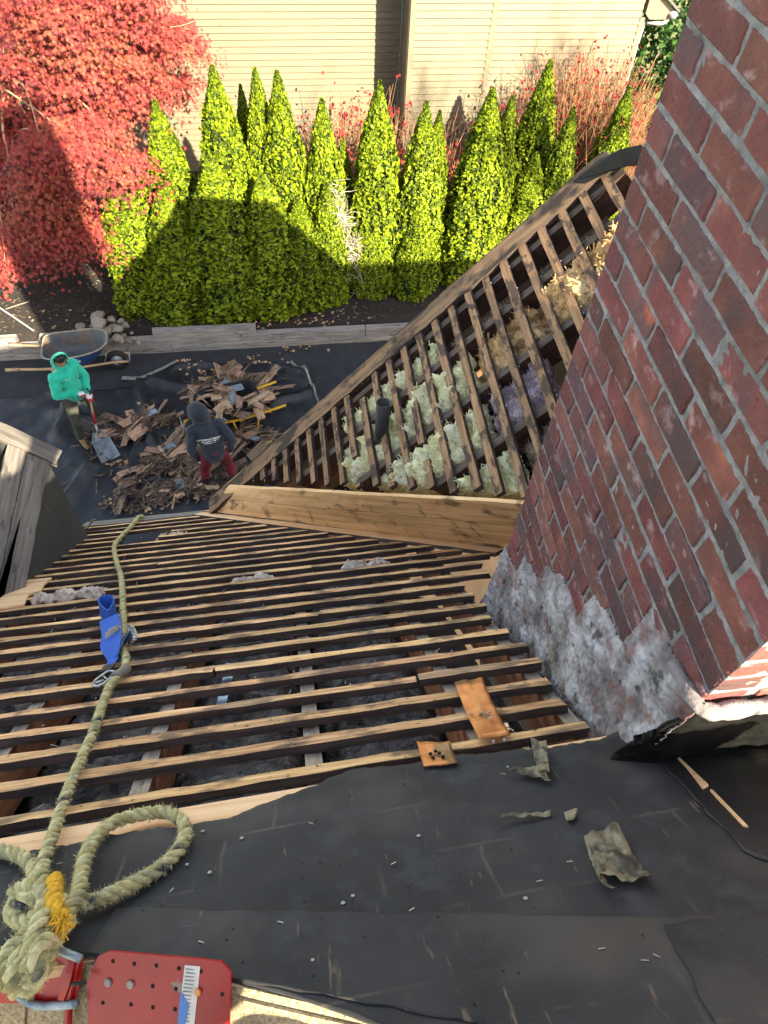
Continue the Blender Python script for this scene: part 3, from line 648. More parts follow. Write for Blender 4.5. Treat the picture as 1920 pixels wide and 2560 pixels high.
# further boards with gaps, mostly out of frame
for i in range(9):
    u += 0.135
    me = stick_mesh('roof_board', 1.9, 0.055, 0.022, 0.003, 0.15, 0.01)
    o = link('roof_board', me, [MT['grey_board'], MT['batten_side']], dormer); o.matrix_world = fmat(DR, u, 0.09, 0.004, math.pi / 2)
me = stick_mesh('rake_board', 1.45, 0.10, 0.026, 0.004, 0.06, 0.015)
o = link('rake_board', me, [MT['grey_board'], MT['grey_board']], dormer); o.matrix_world = fmat(DR, -0.045, 0.03, 0.012, 0)
dl = MB(); dl.slab([DR(1.45, 0.02, 0), DR(1.45, 2.2, 0), Vector((DX - 2.1, 0.5, DZ - 0.1)), Vector((DX - 2.1, 2.68, DZ - 0.1))], (0, 0, -0.03)); dl.build('left_slope', MT['felt'], dormer)
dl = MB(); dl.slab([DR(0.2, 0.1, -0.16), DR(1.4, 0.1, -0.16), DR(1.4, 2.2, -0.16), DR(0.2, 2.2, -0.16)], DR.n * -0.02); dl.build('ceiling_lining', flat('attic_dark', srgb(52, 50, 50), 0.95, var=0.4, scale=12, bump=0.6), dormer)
# torn felt strip along the foot of the cheek
tf = MB(); pth = [MR.at(u_, v_, 0.03) for u_, v_ in ((20, 1262), (50, 1243), (85, 1218), (120, 1190), (150, 1168), (186, 1142), (200, 1128))]
pth = spline(pth, 0.03); wds = [MR.a * (0.020 + 0.010 * noise.noise(p * 30)) + MR.n * (0.018 * (1 + noise.noise(p * 18))) for p in pth]
pth = [p + MR.n * 0.012 * noise.noise(p * 25) for p in pth]
tf.ribbon(pth, wds, MR.n, 0.002); tf.build('torn_felt', MT['felt_back'], dormer)
# roof of the house further left, out of frame
lr = MB(); lr.slab([MR(-6.4, -0.1, -0.02), MR(-1.76, -0.1, -0.02), MR(-1.76, 2.2, -0.02), MR(-3.3, 2.2, -0.02), MR(-3.3, EAVE_B, -0.02), MR(-6.4, EAVE_B, -0.02)], MR.n * -0.05); lr.build('left_roof', MT['felt'], house)
# main roof right of the chimney
rr_ = MB(); rr_.slab([MR(CXR, -0.5, 0.0), MR(6.5, -0.5, 0.0), MR(6.5, 2.6, 0.0), MR(CXR, 2.6, 0.0)], MR.n * -0.05); rr_.build('right_roof', MT['felt'], house)

# unseen taller roof block, added to shade the foot of the hedge
rk = MB(); rk.slab([Vector((4.7, -.2, 9.75)), Vector((9.6, -.2, 9.75)), Vector((9.6, 2.3, 7.2)), Vector((4.7, 2.3, 7.2))], (0, 0, -.05)); rk.slab([Vector((4.7, -.2, 9.75)), Vector((9.6, -.2, 9.75)), Vector((9.6, -4.0, 5.6)), Vector((4.7, -4.0, 5.6))], (0, 0, -.05)); rk.build('shadow_roof_block', MT['felt'], house)
# insulation: lumpy quilts between the rafters (things that could be lifted out)
def quilt(F, a0, a1, b0, b1, n0, amp, mat, name='insulation_batt', seed=0, sub=0.02, thick=0.08, fr=7.0, clip=None, fuzz=0):
    na = max(4, int((a1 - a0) / sub)); nb = max(4, int((b1 - b0) / sub)); vs, fs = [], []
    for i in range(na + 1):
        for j in range(nb + 1):
            a, b = a0 + (a1 - a0) * i / na, b0 + (b1 - b0) * j / nb
            e = min(1, min(i, na - i) / 3.0) * min(1, min(j, nb - j) / 3.0)
            p = Vector((a * fr + seed * 9.1, b * fr, seed * 3.3))
            h = amp * (noise.noise(p) * 0.8 + 0.55 * abs(noise.noise(p * 2.3)) + 0.30 * noise.noise(p * 5.1) + 0.20 * abs(noise.noise(p * 11)) + 0.16 * noise.noise(Vector((p.x * 34, p.y * 12, 3))) + .10 * noise.noise(p * 50)) - thick * (1 - e) * 0.8
            da = 0.012 * noise.noise(p * 3 + Vector((5, 5, 5))); db = 0.012 * noise.noise(p * 3 + Vector((9, 1, 5)))
            if clip and b > clip(a): h -= .9 * (b - clip(a)) + .02; b = clip(a)
            vs.append(F(a + da, b + db, n0 + h))
    for i in range(na):
        for j in range(nb): fs.append((i * (nb + 1) + j, i * (nb + 1) + j + 1, (i + 1) * (nb + 1) + j + 1, (i + 1) * (nb + 1) + j))
    m_ = MB(); m_.add(vs, fs, 0, True)
    for _ in range(fuzz):
        p = Vector(R.choice(vs)); d = (F.n * R.uniform(.2, 1) + F.a * R.gauss(0, .7) + F.b * R.gauss(0, .7)).normalized(); q = p + d * R.uniform(.01, .035); s0 = d.orthogonal().normalized() * R.uniform(.0008, .003); m_.add([p - s0, p + s0, q], [(0, 1, 2)], 0)
    o = m_.build(name, MT[mat], None, fuzz == 0); s_ = o.modifiers.new('thick', 'SOLIDIFY'); s_.thickness = thick if not fuzz else .004; s_.offset = -1 if o.data.polygons[0].normal.dot(F.n) > 0 else 1
    return o
GI = 'grey insulation in the main roof'
labs = ['grey insulation lying between rafters at the left edge under the battens', 'grey insulation in the rafter bay just left of the yellow rope', 'grey insulation in the rafter bay under the blue lanyard', 'grey insulation in the bay beside the blue printed paper strip', 'grey insulation in the wide middle bay below the small copper square', 'grey insulation in the bay under the long copper strip']
for i, (a0, a1) in enumerate(((-1.61, -1.255), (-1.205, -0.85), (-0.80, -0.445), (-0.395, -0.04), (0.01, 0.365), (0.415, 0.61))):
    b1 = 2.5 if i == 0 else 3.9 if i == 1 else 3.85 if i == 2 else 3.4 if i == 3 else 2.9 if i == 4 else 1.55
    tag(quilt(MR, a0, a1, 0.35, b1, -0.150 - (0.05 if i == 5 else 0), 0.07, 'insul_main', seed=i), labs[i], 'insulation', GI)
GW = 'insulation in the wing roof'
for i, (a0, a1, b0, b1, mat, lab, n0, am) in enumerate((
    (1.30, 2.06, 0.105, 0.285, 'insul_yellow', 'upper strip of yellow green insulation behind the wing battens near the rake', -0.045, 0.06),
    (1.20, 2.20, 0.33, 0.62, 'insul_yellow', 'pale yellow insulation around the black vent pipe', -0.05, 0.085),
    (1.42, 2.20, 0.665, 0.95, 'insul_yellow', 'yellow insulation bulging out below the vent pipe', -0.045, 0.085),
    (1.80, 2.28, 0.99, 1.28, 'insul_yellow', 'lowest yellow insulation clump just above the wide planks', -0.065, 0.06),
    (2.08, 2.55, 0.125, 0.285, 'insul_grey', 'small grey insulation tuft high behind the wing battens', -0.12, 0.05),
    (2.22, 2.62, 0.33, 0.62, 'insul_sunlit', 'brownish insulation beside the sunlit tan clump in the wing', -0.06, 0.06),
    (2.22, 2.55, 0.665, 0.95, 'insul_pink', 'pink white insulation close to the chimney', -0.06, 0.06),
    (2.64, 3.15, 0.33, 0.62, 'insul_sunlit', 'insulation coloured sunlit tan next to the chimney edge', -0.035, 0.075),
    (2.60, 3.0, 0.125, 0.285, 'insul_grey', 'grey torn insulation at the top of the wing', -0.13, 0.05),
    (2.30, 2.60, 0.99, 1.28, 'insul_grey', 'grey insulation clump where the wing meets the brickwork', -0.09, 0.05))):
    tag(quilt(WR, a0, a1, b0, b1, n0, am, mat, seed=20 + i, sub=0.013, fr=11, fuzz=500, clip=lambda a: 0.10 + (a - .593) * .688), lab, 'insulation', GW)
# dark deck far below the wing bays
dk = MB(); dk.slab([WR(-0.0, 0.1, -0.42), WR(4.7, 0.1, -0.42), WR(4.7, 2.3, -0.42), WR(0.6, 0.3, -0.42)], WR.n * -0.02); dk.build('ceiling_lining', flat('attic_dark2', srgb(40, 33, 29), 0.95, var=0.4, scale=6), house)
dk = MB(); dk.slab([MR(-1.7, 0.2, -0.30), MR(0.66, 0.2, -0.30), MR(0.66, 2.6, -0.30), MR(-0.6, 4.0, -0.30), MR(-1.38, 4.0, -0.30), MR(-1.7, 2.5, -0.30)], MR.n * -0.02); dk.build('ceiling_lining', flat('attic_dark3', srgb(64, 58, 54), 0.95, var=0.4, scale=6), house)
# ------------------------------------------------------------------ things lying on the roof
def rp(u, v, n=0.02): return MR.at(u, v, n)
def rope_mesh(mb, ctrl, r=0.0125, pitch=0.062, strands=3, fuzz=900, spl=True):
    path = spline(ctrl, 0.006) if spl else ctrl
    n = len(path); d = [0.0]
    for i in range(1, n): d.append(d[-1] + (path[i] - path[i - 1]).length)
    up = None; fr = []
    for i, p in enumerate(path):
        t = (path[min(i + 1, n - 1)] - path[max(i - 1, 0)]).normalized()
        if up is None: up = t.orthogonal().normalized()
        up = up - t * up.dot(t); up = up.normalized() if up.length > 1e-6 else t.orthogonal().normalized()
        fr.append((up.copy(), t.cross(up)))
    for k in range(strands):
        sp = []
        for i, p in enumerate(path):
            an = 2 * math.pi * (d[i] / pitch + k / strands); e1, e2 = fr[i]
            sp.append(p + (e1 * math.cos(an) + e2 * math.sin(an)) * r * 0.56)
        mb.tube(sp, [r * 0.545 * (1 + 0.10 * noise.noise(q * 70)) for q in sp], 7, 1 if k == 0 else 0)
    for _ in range(fuzz):
        i = R.randrange(n); an = R.uniform(0, 6.283); e1, e2 = fr[i]
        o = e1 * math.cos(an) + e2 * math.sin(an); p = path[i] + o * r * 0.95
        t = Vector((R.uniform(-1, 1), R.uniform(-1, 1), R.uniform(-1, 1))) * 0.6 + o * 0.8
        q = p + t.normalized() * R.uniform(0.004, 0.011); s_ = e1.cross(o); s_ = (s_.normalized() if s_.length > 1e-6 else e2) * 0.0007
        mb.add([p - s_, p + s_, q], [(0, 1, 2)], 0)
    return path
RM = [MT['rope'], MT['rope_tracer'], MT['rope_end']]
rb = MB()
line = [(305, 1106, 0.0), (298, 1118, .03), (285, 1135, .03), (263, 1158, .03), (247, 1180, .02), (252, 1215, .02), (262, 1250, .02), (266, 1320, .018), (267, 1390, .02), (272, 1430, .02), (264, 1452, .022), (240, 1478, .022),
        (222, 1520, .02), (200, 1585, .02), (180, 1630, .02), (160, 1675, .02), (140, 1725, .02), (122, 1780, .02), (105, 1830, .03), (92, 1868, .05), (88, 1905, .06), (98, 1945, .05), (90, 1985, .04)]
ctrl = [rp(u, v, n) for u, v, n in line]; ctrl[0] = ctrl[1] + Vector((0.0, 0.08, -0.10))
rope_mesh(rb, ctrl, 0.0120, fuzz=5200)
rope = rb.build('rope', RM, None, recalc=False)
tag(rope, 'long pale yellow green rope running down over the battens to the eave', 'rope')
def rope_part(name, pts, r=0.0125, fuzz=700):
    m_ = MB(); rope_mesh(m_, [rp(*p) for p in pts], r, fuzz=fuzz); return m_.build(name, RM, rope, recalc=False)
rope_part('rope_loop', [(120, 1985, .05), (150, 1958, .055), (168, 1930, .05), (176, 1885, .04), (184, 1850, .035), (208, 1808, .03), (250, 1775, .026), (310, 1758, .022), (362, 1755, .02), (394, 1775, .02), (400, 1803, .022), (384, 1838, .022), (346, 1874, .022), (300, 1902, .026), (250, 1926, .03), (205, 1945, .035), (160, 1950, .045), (125, 1962, .05)], 0.0128, 1800)
rope_part('rope_tail', [(-60, 1825, .02), (0, 1838, .022), (40, 1848, .025), (68, 1868, .035), (74, 1900, .05), (58, 1930, .06), (34, 1945, .06), (26, 1975, .055), (52, 1990, .06), (90, 1975, .075), (120, 1952, .07)], 0.0128, 900)
for i, pts in enumerate((
    [(30, 1932, .05), (60, 1915, .07), (95, 1935, .085), (100, 1975, .08), (70, 2010, .07), (30, 2045, .06), (8, 2085, .05), (12, 2120, .035), (40, 2130, .02)],
    [(112, 1905, .05), (100, 1945, .08), (88, 1985, .09), (72, 2030, .085), (62, 2070, .07), (58, 2105, .045), (48, 2135, .025)],
    [(150, 1985, .05), (125, 2010, .07), (95, 2035, .08), (80, 2065, .08), (85, 2098, .06), (70, 2125, .035), (52, 2142, .02)],
    [(130, 1935, .07), (105, 1990, .055), (70, 2040, .05), (40, 2075, .065), (28, 2110, .05), (34, 2140, .02)],
    [(25, 1968, .06), (50, 1945, .085), (85, 1948, .075), (110, 1978, .06), (122, 2018, .055), (104, 2060, .05), (92, 2100, .04)])):
    rope_part('knot', pts, 0.0135, 600)
m_ = MB(); rope_mesh(m_, [rp(118, 1900, .06), rp(114, 1930, .085), rp(118, 1962, .09), rp(132, 1990, .08)], 0.0135, fuzz=500)
for s_ in range(90):
    c = rp(R.uniform(112, 150), R.uniform(1972, 2000), .085 + R.uniform(-.015, .015)); e = c + Vector((R.uniform(-1, 1), R.uniform(-1.4, .2), R.uniform(-1, .3))) * 0.018
    m_.tube([c, e], 0.0016, 4, 2)
o = m_.build('rope_end', [MT['rope_end'], MT['rope_end'], MT['rope_end']], rope, recalc=False); o['label'] = 'frayed bit of the rope knot, coloured bright yellow as sunlit'

# red ridge anchor
def bpnt(u, v, n=0.0): return BR.at(u, v, n)
anc = empty('roof_anchor', BR(0, 0.05)); tag(anc, 'red perforated metal roof anchor with a steel ring on the ridge', 'roof anchor')
iv = Matrix.Translation(-Vector(anc.location))
def anc_part(mb, name, mats, **k):
    o = mb.build(name, mats, anc, **k); o.data.transform(iv); return o
def plate(name, pts, n0, th=0.004, mats=None):
    m_ = MB(); m_.slab([bpnt(u, v, n0) for u, v in pts], BR.n * -th); return anc_part(m_, name, mats or [MT['red']])
plate('plate', [(188, 2122), (212, 2065), (236, 2055), (430, 2072), (478, 2078), (498, 2100), (494, 2240), (190, 2240)], 0.014)
plate('plate', [(-80, 2050), (-10, 2056), (40, 2100), (60, 2168), (-80, 2166)], 0.014)
plate('plate', [(90, 2054), (176, 2068), (172, 2120), (160, 2166), (60, 2180), (36, 2120)], 0.019)
m_ = MB(); hp = [bpnt(168, 2070, .02), bpnt(160, 2110, .022), bpnt(150, 2165, .02), bpnt(146, 2240, .02)]; m_.tube(spline(hp, .01), 0.006, 10); anc_part(m_, 'hinge', [MT['red']])
m_ = MB(); m_.ribbon(spline([bpnt(156, 2072, .028), bpnt(146, 2118, .034), bpnt(132, 2160, .028)], .01), [BR.a * 0.006] * 99, BR.n, 0.0015)
anc_part(m_, 'lug', [MT['red']])
rg = [(88, 2046), (110, 2050), (128, 2064), (134, 2090), (128, 2118), (112, 2142), (60, 2152), (30, 2142), (20, 2115), (22, 2085), (44, 2060)]
rg = [(100, 2038), (128, 2052), (150, 2068), (176, 2066)]
m_ = MB()
m_.tube(spline([bpnt(78, 2040, .03), bpnt(108, 2044, .034), bpnt(136, 2056, .034), bpnt(176, 2072, .026)], .008), 0.0065, 10)
m_.tube(spline([bpnt(22, 2095, .026), bpnt(26, 2128, .026), bpnt(46, 2155, .026), bpnt(80, 2172, .026), (bpnt(128, 2172, .026)), bpnt(166, 2168, .026)], .008), 0.0068, 10)
m_.tube(spline([bpnt(22, 2095, .026), bpnt(30, 2062, .028), bpnt(52, 2044, .03), bpnt(78, 2040, .03)], .008), 0.0065, 10)
anc_part(m_, 'ring', [MT['ring']])
def disc(mb, c, n_, r, h, seg=12, mi=0):
    n_ = Vector(n_).normalized(); mb.tube([Vector(c), Vector(c) + n_ * h], [r, r * 0.92], seg, mi, True, False)
m_ = MB()
for u, v in ((244, 2076), (290, 2082), (338, 2086), (386, 2092), (434, 2098), (283, 2170), (330, 2176), (330, 2130), (380, 2136), (378, 2180), (480, 2148), (222, 2166), (5, 2096), (102, 2058)):
    disc(m_, bpnt(u, v, .0142), BR.n, 0.0034, 0.0006)
anc_part(m_, 'nail_hole', [MT['black_hole']])['kind'] = 'stuff'
m_ = MB()
for u, v in ((234, 2122), (282, 2126), (92, 2108)): disc(m_, bpnt(u, v, .0148), BR.n, 0.0062, 0.003)
anc_part(m_, 'nail_head', [MT['nail']])['kind'] = 'stuff'
m_ = MB(); disc(m_, bpnt(428, 2142, .0148), BR.n, 0.0055, 0.003); anc_part(m_, 'rivet', [MT['copper']])
m_ = MB(); m_.slab([bpnt(u, v, .0152) for u, v in ((399, 2085), (432, 2088), (417, 2240), (380, 2240))], BR.n * -0.0008); st = anc_part(m_, 'sticker', [MT['white']])
m_ = MB(); m_.slab([bpnt(u, v, .0158) for u, v in ((390, 2140), (408, 2170), (396, 2240), (381, 2240))], BR.n * -0.0004); o = m_.build('sticker_patch', [MT['sticker_blue']], st); o.data.transform(iv)
m_ = MB()
for i in range(16):
    v = 2092 + i * 8; x0 = 402 - i * 1.1
    m_.slab([bpnt(x0, v, .0157), bpnt(x0 + R.uniform(14, 24), v + 2, .0157), bpnt(x0 + 20, v + 4, .0157), bpnt(x0 - .5, v + 2.4, .0157)], BR.n * -0.0003)
o = m_.build('small_print', [flat('grey_print', srgb(110, 112, 120), 0.8)], st); o.data.transform(iv)
m_ = MB(); m_.tube([bpnt(140, 2122, .03), bpnt(160, 2126, .034), bpnt(184, 2122, .03)], 0.003, 6); anc_part(m_, 'hinge_pin', [MT['black_rubber']])

# blue lanyard with rope grab
lan = empty('lanyard', rp(250, 1400, 0)); tag(lan, 'blue webbing lanyard with metal rope grab clipped on the rope', 'lanyard')
iv2 = Matrix.Translation(-Vector(lan.location))
def lan_part(mb, name, mats, **k):
    o = mb.build(name, mats, lan, **k); o.data.transform(iv2); return o
def sp_(x, y, n): return MR.at((200 + x / 5.53) / K, (1450 + y / 5.53) / K, n)
wn = MR.n * 0.030
lp = spline([sp_(400, 520, .045), sp_(330, 470, .045), sp_(275, 400, .05), sp_(285, 340, .055), sp_(350, 310, .06), sp_(420, 305, .06), sp_(470, 330, .058), sp_(480, 400, .05), sp_(440, 470, .045), sp_(400, 530, .045)], .008)
m_ = MB(); m_.ribbon(lp, [wn] * len(lp), MR.n, 0.0022); lan_part(m_, 'loop', [MT['blue_web']])
st_ = spline([sp_(400, 520, .05), sp_(420, 620, .045), sp_(440, 720, .045), sp_(430, 800, .05), sp_(430, 900, .045), sp_(450, 1010, .035), sp_(460, 1090, .03)], .01)
m_ = MB(); m_.ribbon(st_, [MR.a * 0.036 * (1 - 0.62 * max(0, i / len(st_) - 0.72) / 0.28) + MR.n * 0.012 for i in range(len(st_))], MR.n, 0.0022); web = lan_part(m_, 'strap', [MT['blue_web']])
m_ = MB(); kp = spline([sp_(352, 775, .06), sp_(400, 735, .07), sp_(470, 690, .07), sp_(540, 660, .06), sp_(575, 700, .05)], .008); m_.ribbon(kp, [MR.n * 0.010] * len(kp), MR.n, 0.002); lan_part(m_, 'keeper', [flat('tan_edge', srgb(166, 160, 144), 0.8)])
m_ = MB(); kp = spline([sp_(540, 960, .045), sp_(565, 880, .05), sp_(620, 800, .055), sp_(655, 740, .05), sp_(640, 860, .045)], .008); m_.ribbon(kp, [MR.a * 0.012 + MR.n * 0.010] * len(kp), MR.n, 0.0018); lan_part(m_, 'webbing', [MT['navy_web']])
m_ = MB(); kp = spline([sp_(470, 1080, .035), sp_(430, 1150, .03), sp_(370, 1230, .028)], .008); m_.ribbon(kp, [MR.a * 0.013 + MR.b * 0.006] * len(kp), MR.n, 0.0025); lan_part(m_, 'webbing', [MT['blue_web']])
m_ = MB(); kp = spline([sp_(410, 1180, .034), sp_(370, 1240, .032), sp_(330, 1270, .03)], .008); m_.ribbon(kp, [MR.a * 0.016 + MR.b * 0.008] * len(kp), MR.n, 0.004); lan_part(m_, 'boot', [MT['black_rubber']])
m_ = MB(); m_.tube([sp_(650, 1225, .024), sp_(600, 1265, .025), sp_(520, 1315, .025), sp_(450, 1370, .024)], 0.0155, 16); lan_part(m_, 'sleeve', [flat('grey_rubber', srgb(112, 108, 98), 0.7)])
m_ = MB()
m_.tube(spline([sp_(480, 1270, .03), sp_(400, 1260, .03), sp_(300, 1320, .03), sp_(200, 1400, .028), sp_(190, 1460, .028), sp_(250, 1470, .028), sp_(330, 1430, .028), sp_(430, 1350, .03), sp_(480, 1300, .03)], .006), 0.0042, 8)
m_.tube([sp_(215, 1430, .03), sp_(330, 1390, .032)], 0.0055, 8); m_.tube([sp_(300, 1310, .03), sp_(380, 1380, .03)], 0.003, 8)
lan_part(m_, 'snap_hook', [MT['steel']])
m_ = MB()
m_.slab([sp_(650, 650, .055), sp_(690, 620, .06), sp_(770, 700, .06), sp_(790, 800, .05), sp_(700, 860, .04), sp_(680, 760, .045)], MR.n * -0.006)
for q in range(4): m_.tube([sp_(690 + 12 * q, 650 + 45 * q, .066), sp_(760 + 6 * q, 680 + 42 * q, .062)], 0.003, 8)
m_.tube(spline([sp_(655, 650, .06), sp_(690, 625, .066), sp_(760, 690, .066), sp_(785, 800, .056)], .01), 0.0035, 8)
lan_part(m_, 'rope_grab', [MT['steel']])

# copper pieces
def sheet(name, px, n, lab, cat, mat, curl=0.0, th=0.0016, sub=10, noisea=0.002, seed=0):
    P = [Vector(MR.px(u, v, 0.01)) for u, v in px]; vs, fs = [], []
    for i in range(sub + 1):
        for j in range(sub + 1):
            u, v = i / sub, j / sub; c = (P[0] * (1 - u) + P[1] * u) * (1 - v) + (P[3] * (1 - u) + P[2] * u) * v
            hn = n + curl * (2 * v - 1) ** 2 + noisea * noise.noise((c.x * 30 + seed, c.y * 30, 1)) + noisea * 0.6 * noise.noise((c.x * 90 + seed, c.y * 90, 1))
            vs.append(MR(c.x, c.y, hn))
    for i in range(sub):
        for j in range(sub): fs.append((i * (sub + 1) + j, i * (sub + 1) + j + 1, (i + 1) * (sub + 1) + j + 1, (i + 1) * (sub + 1) + j))
    m_ = MB(); m_.add(vs, fs, 0, True); o = m_.build(name, MT[mat]); s_ = o.modifiers.new('thick', 'SOLIDIFY'); s_.thickness = th; tag(o, lab, cat); return o
c1 = sheet('copper_strip', [(982, 1482), (1042, 1473), (1104, 1598), (1036, 1607)], 0.012, 'long bent copper strip lying across the battens near the chimney', 'copper strip', 'copper', 0.012, noisea=0.006)
c2 = sheet('copper_square', [(901, 1608), (973, 1610), (990, 1655), (916, 1662)], 0.014, 'small square copper flashing with five nails at the felt edge', 'copper flashing', 'copper', 0.004, noisea=0.004)
for par, pts in ((c1, ((1018, 1543), (1038, 1541), (1056, 1540), (1066, 1603), (1090, 1600), (1060, 1552))), (c2, ((930, 1630), (941, 1624), (936, 1638), (949, 1628), (957, 1636)))):
    for u, v in pts:
        m_ = MB(); disc(m_, MR.at(u, v, .018), MR.n, 0.0042, 0.004); m_.build('nail', [MT['nail'] if par is c1 else MT['black_hole']], par)
# torn scraps of felt on the black felt
def scrap(px, lab, n=0.012, curl=0.0, mat='felt_back', sub=12, na_=0.008, seed=0): return sheet('felt_scrap', px, n + 0.002, lab, 'felt scrap', mat, curl, 0.0018, sub, na_, seed)
scrap([(1148, 1622), (1182, 1622), (1188, 1690), (1165, 1682)], 'folded strip of shiny torn felt standing beside the felt edge', 0.022, 0.012, na_=0.012, seed=1)
scrap([(1090, 1672), (1120, 1680), (1190, 1696), (1172, 1668)], 'crinkled torn felt strip lying across the foot of the folded strip', 0.018, 0.006, na_=0.012, seed=2)
scrap([(1080, 1780), (1085, 1772), (1190, 1758), (1188, 1766)], 'thin grey torn felt sliver in the middle of the black felt', 0.016, 0.004, seed=3)
scrap([(1218, 1758), (1248, 1756), (1240, 1776), (1228, 1778)], 'tiny triangular felt scrap right of the thin sliver', 0.012, 0.004, seed=4)
scrap([(1262, 1826), (1335, 1800), (1412, 1918), (1300, 1912)], 'large lifted patch of torn felt with crinkled grey underside', 0.016, 0.010, na_=0.012, sub=20, seed=5)
scrap([(1275, 1862), (1290, 1880), (1330, 1945), (1300, 1932)], 'narrow curled felt tongue below the large lifted patch', 0.022, 0.012, na_=0.012, seed=6)
# wooden splinters right of the felt
for px, lab in (([(1458, 1628), (1466, 1634), (1530, 1694), (1518, 1700)], 'upper pale wood splinter at the split felt below the chimney'), ([(1534, 1704), (1540, 1706), (1616, 1784), (1606, 1782)], 'lower thin wood splinter at the split felt'), ([(1450, 1592), (1560, 1570), (1600, 1562), (1470, 1598)], 'dark wood lath at the foot of the chimney')):
    P = [MR.at(u, v, .016) for u, v in px]; m_ = MB(); m_.slab(P, MR.n * -0.006); tag(m_.build('wood_splinter', MT['plank_new']), lab, 'splinter')
# staples, nails and nail holes in the felt (too small to pick apart)
m_ = MB()
for i in range(20):
    a = R.uniform(-0.55, 0.62); b_ = R.uniform(interp(RG, a) + 0.02, interp(FT, a) - 0.03); an = R.gauss(-0.25, 0.6)
    t = MR.a * math.cos(an) + MR.b * math.sin(an); c = MR(a, b_, felt_n(a, b_) + 0.0055)
    m_.box(c, t * 0.0052, MR.n.cross(t) * 0.0006, MR.n * 0.0006)
o = m_.build('staple', [MT['staple']], main_roof); o['kind'] = 'stuff'
m_ = MB()
for i in range(7):
    a = R.uniform(-0.5, 0.62); b_ = R.uniform(interp(RG, a) + 0.02, interp(FT, a) - 0.02); disc(m_, MR(a, b_, felt_n(a, b_) + 0.0045), MR.n, R.uniform(0.003, 0.0040), 0.0005, 8)
for u, v in ((438, 1795), (522, 1810), (904, 1805), (1046, 1990), (1135, 1940), (741, 1950)): disc(m_, MR.at(u, v, .0105), MR.n, 0.0040, 0.0005, 8)
o = m_.build('felt_nail', [MT['nail']], main_roof); o['kind'] = 'stuff'
m_ = MB()
for i in range(60):
    a = R.uniform(-0.5, 0.66); b_ = R.uniform(interp(RG, a) + 0.02, interp(FT, a) - 0.02); disc(m_, MR(a, b_, felt_n(a, b_) + 0.0042), MR.n, R.uniform(0.0015, 0.0026), 0.0006, 7)
o = m_.build('nail_hole', [MT['black_hole']], main_roof); o['kind'] = 'stuff'
m_ = MB()
for i in range(330):
    r_ = R.randrange(0, 25); a = R.uniform(-1.3, 0.62); b_ = B0 + r_ * BP + R.uniform(-0.015, 0.015)
    if b_ > 2.2 and a > valley_a(b_, 0.12): continue
    if R.random() < .6: disc(m_, MR(a, b_, 0.0016), MR.n, 0.0032, 0.0018, 6)
    else:
        t = MR.a * R.uniform(-1, 1) + MR.b * R.uniform(-1, 1) + MR.n * 0.25; m_.tube([MR(a, b_, .002), MR(a, b_, .002) + t.normalized() * R.uniform(.008, .025)], 0.0013, 4)
for i in range(160):
    u_ = 0.48 + 0.1155 * R.randrange(0, 22); v_ = R.uniform(0.04, min(1.3, 0.1 + (u_ - .593) * .688 + .02) if u_ > .6 else .08); disc(m_, WR(u_ - .1, v_, 0.001), WR.n, 0.003, 0.002, 6)
o = m_.build('nail_head', [MT['nail']], main_roof); o['kind'] = 'stuff'
# blue printed paper strip hanging in a rafter bay
ps = MB(); P = [MR.at(u, v, -0.045) for u, v in ((489, 1432), (509, 1434), (487, 1524), (467, 1522))]; ps.slab(P, MR.n * -0.002); pst = ps.build('paper_strip', [MT['paper']]); tag(pst, 'pale blue printed strip stuck to a rafter between the battens', 'strip')
ps = MB()
for u, v, r_ in ((484, 1500, .008),):
    c = MR.at(u, v, -0.043); ps.tube([c + (MR.a * math.cos(t_ / 10 * 6.283) + MR.b * math.sin(t_ / 10 * 6.283)) * r_ for t_ in range(11)], 0.0012, 5)
for q in range(7): ps.box(MR.at(497 - q * 2.2, 1445 + q * 7, -0.0435), MR.a * 0.006, MR.b * 0.0012, MR.n * 0.0003)
ps.build('print', [MT['sticker_blue']], pst)
# bits of pale insulation snagged on the battens
for i, (u, v, s_, lab) in enumerate(((545, 1250, .06, 'wisp of pale insulation snagged on the battens left of centre'), (790, 1218, .07, 'wisp of pale insulation snagged on battens near the valley'), (150, 1285, .10, 'long wisp of pale insulation by the plywood patch'), (385, 1152, .035, 'white scrap at the hole near the eave'))):
    a, b_ = MR.px(u, v, 0.0)
    o = quilt(MR, a - s_ * 1.5, a + s_ * 1.5, b_ - s_ * .5, b_ + s_ * .5, 0.006, 0.03, 'insul_wisp', 'insulation_wisp', seed=40 + i, sub=0.006, thick=0.02, fr=26); tag(o, lab, 'insulation')
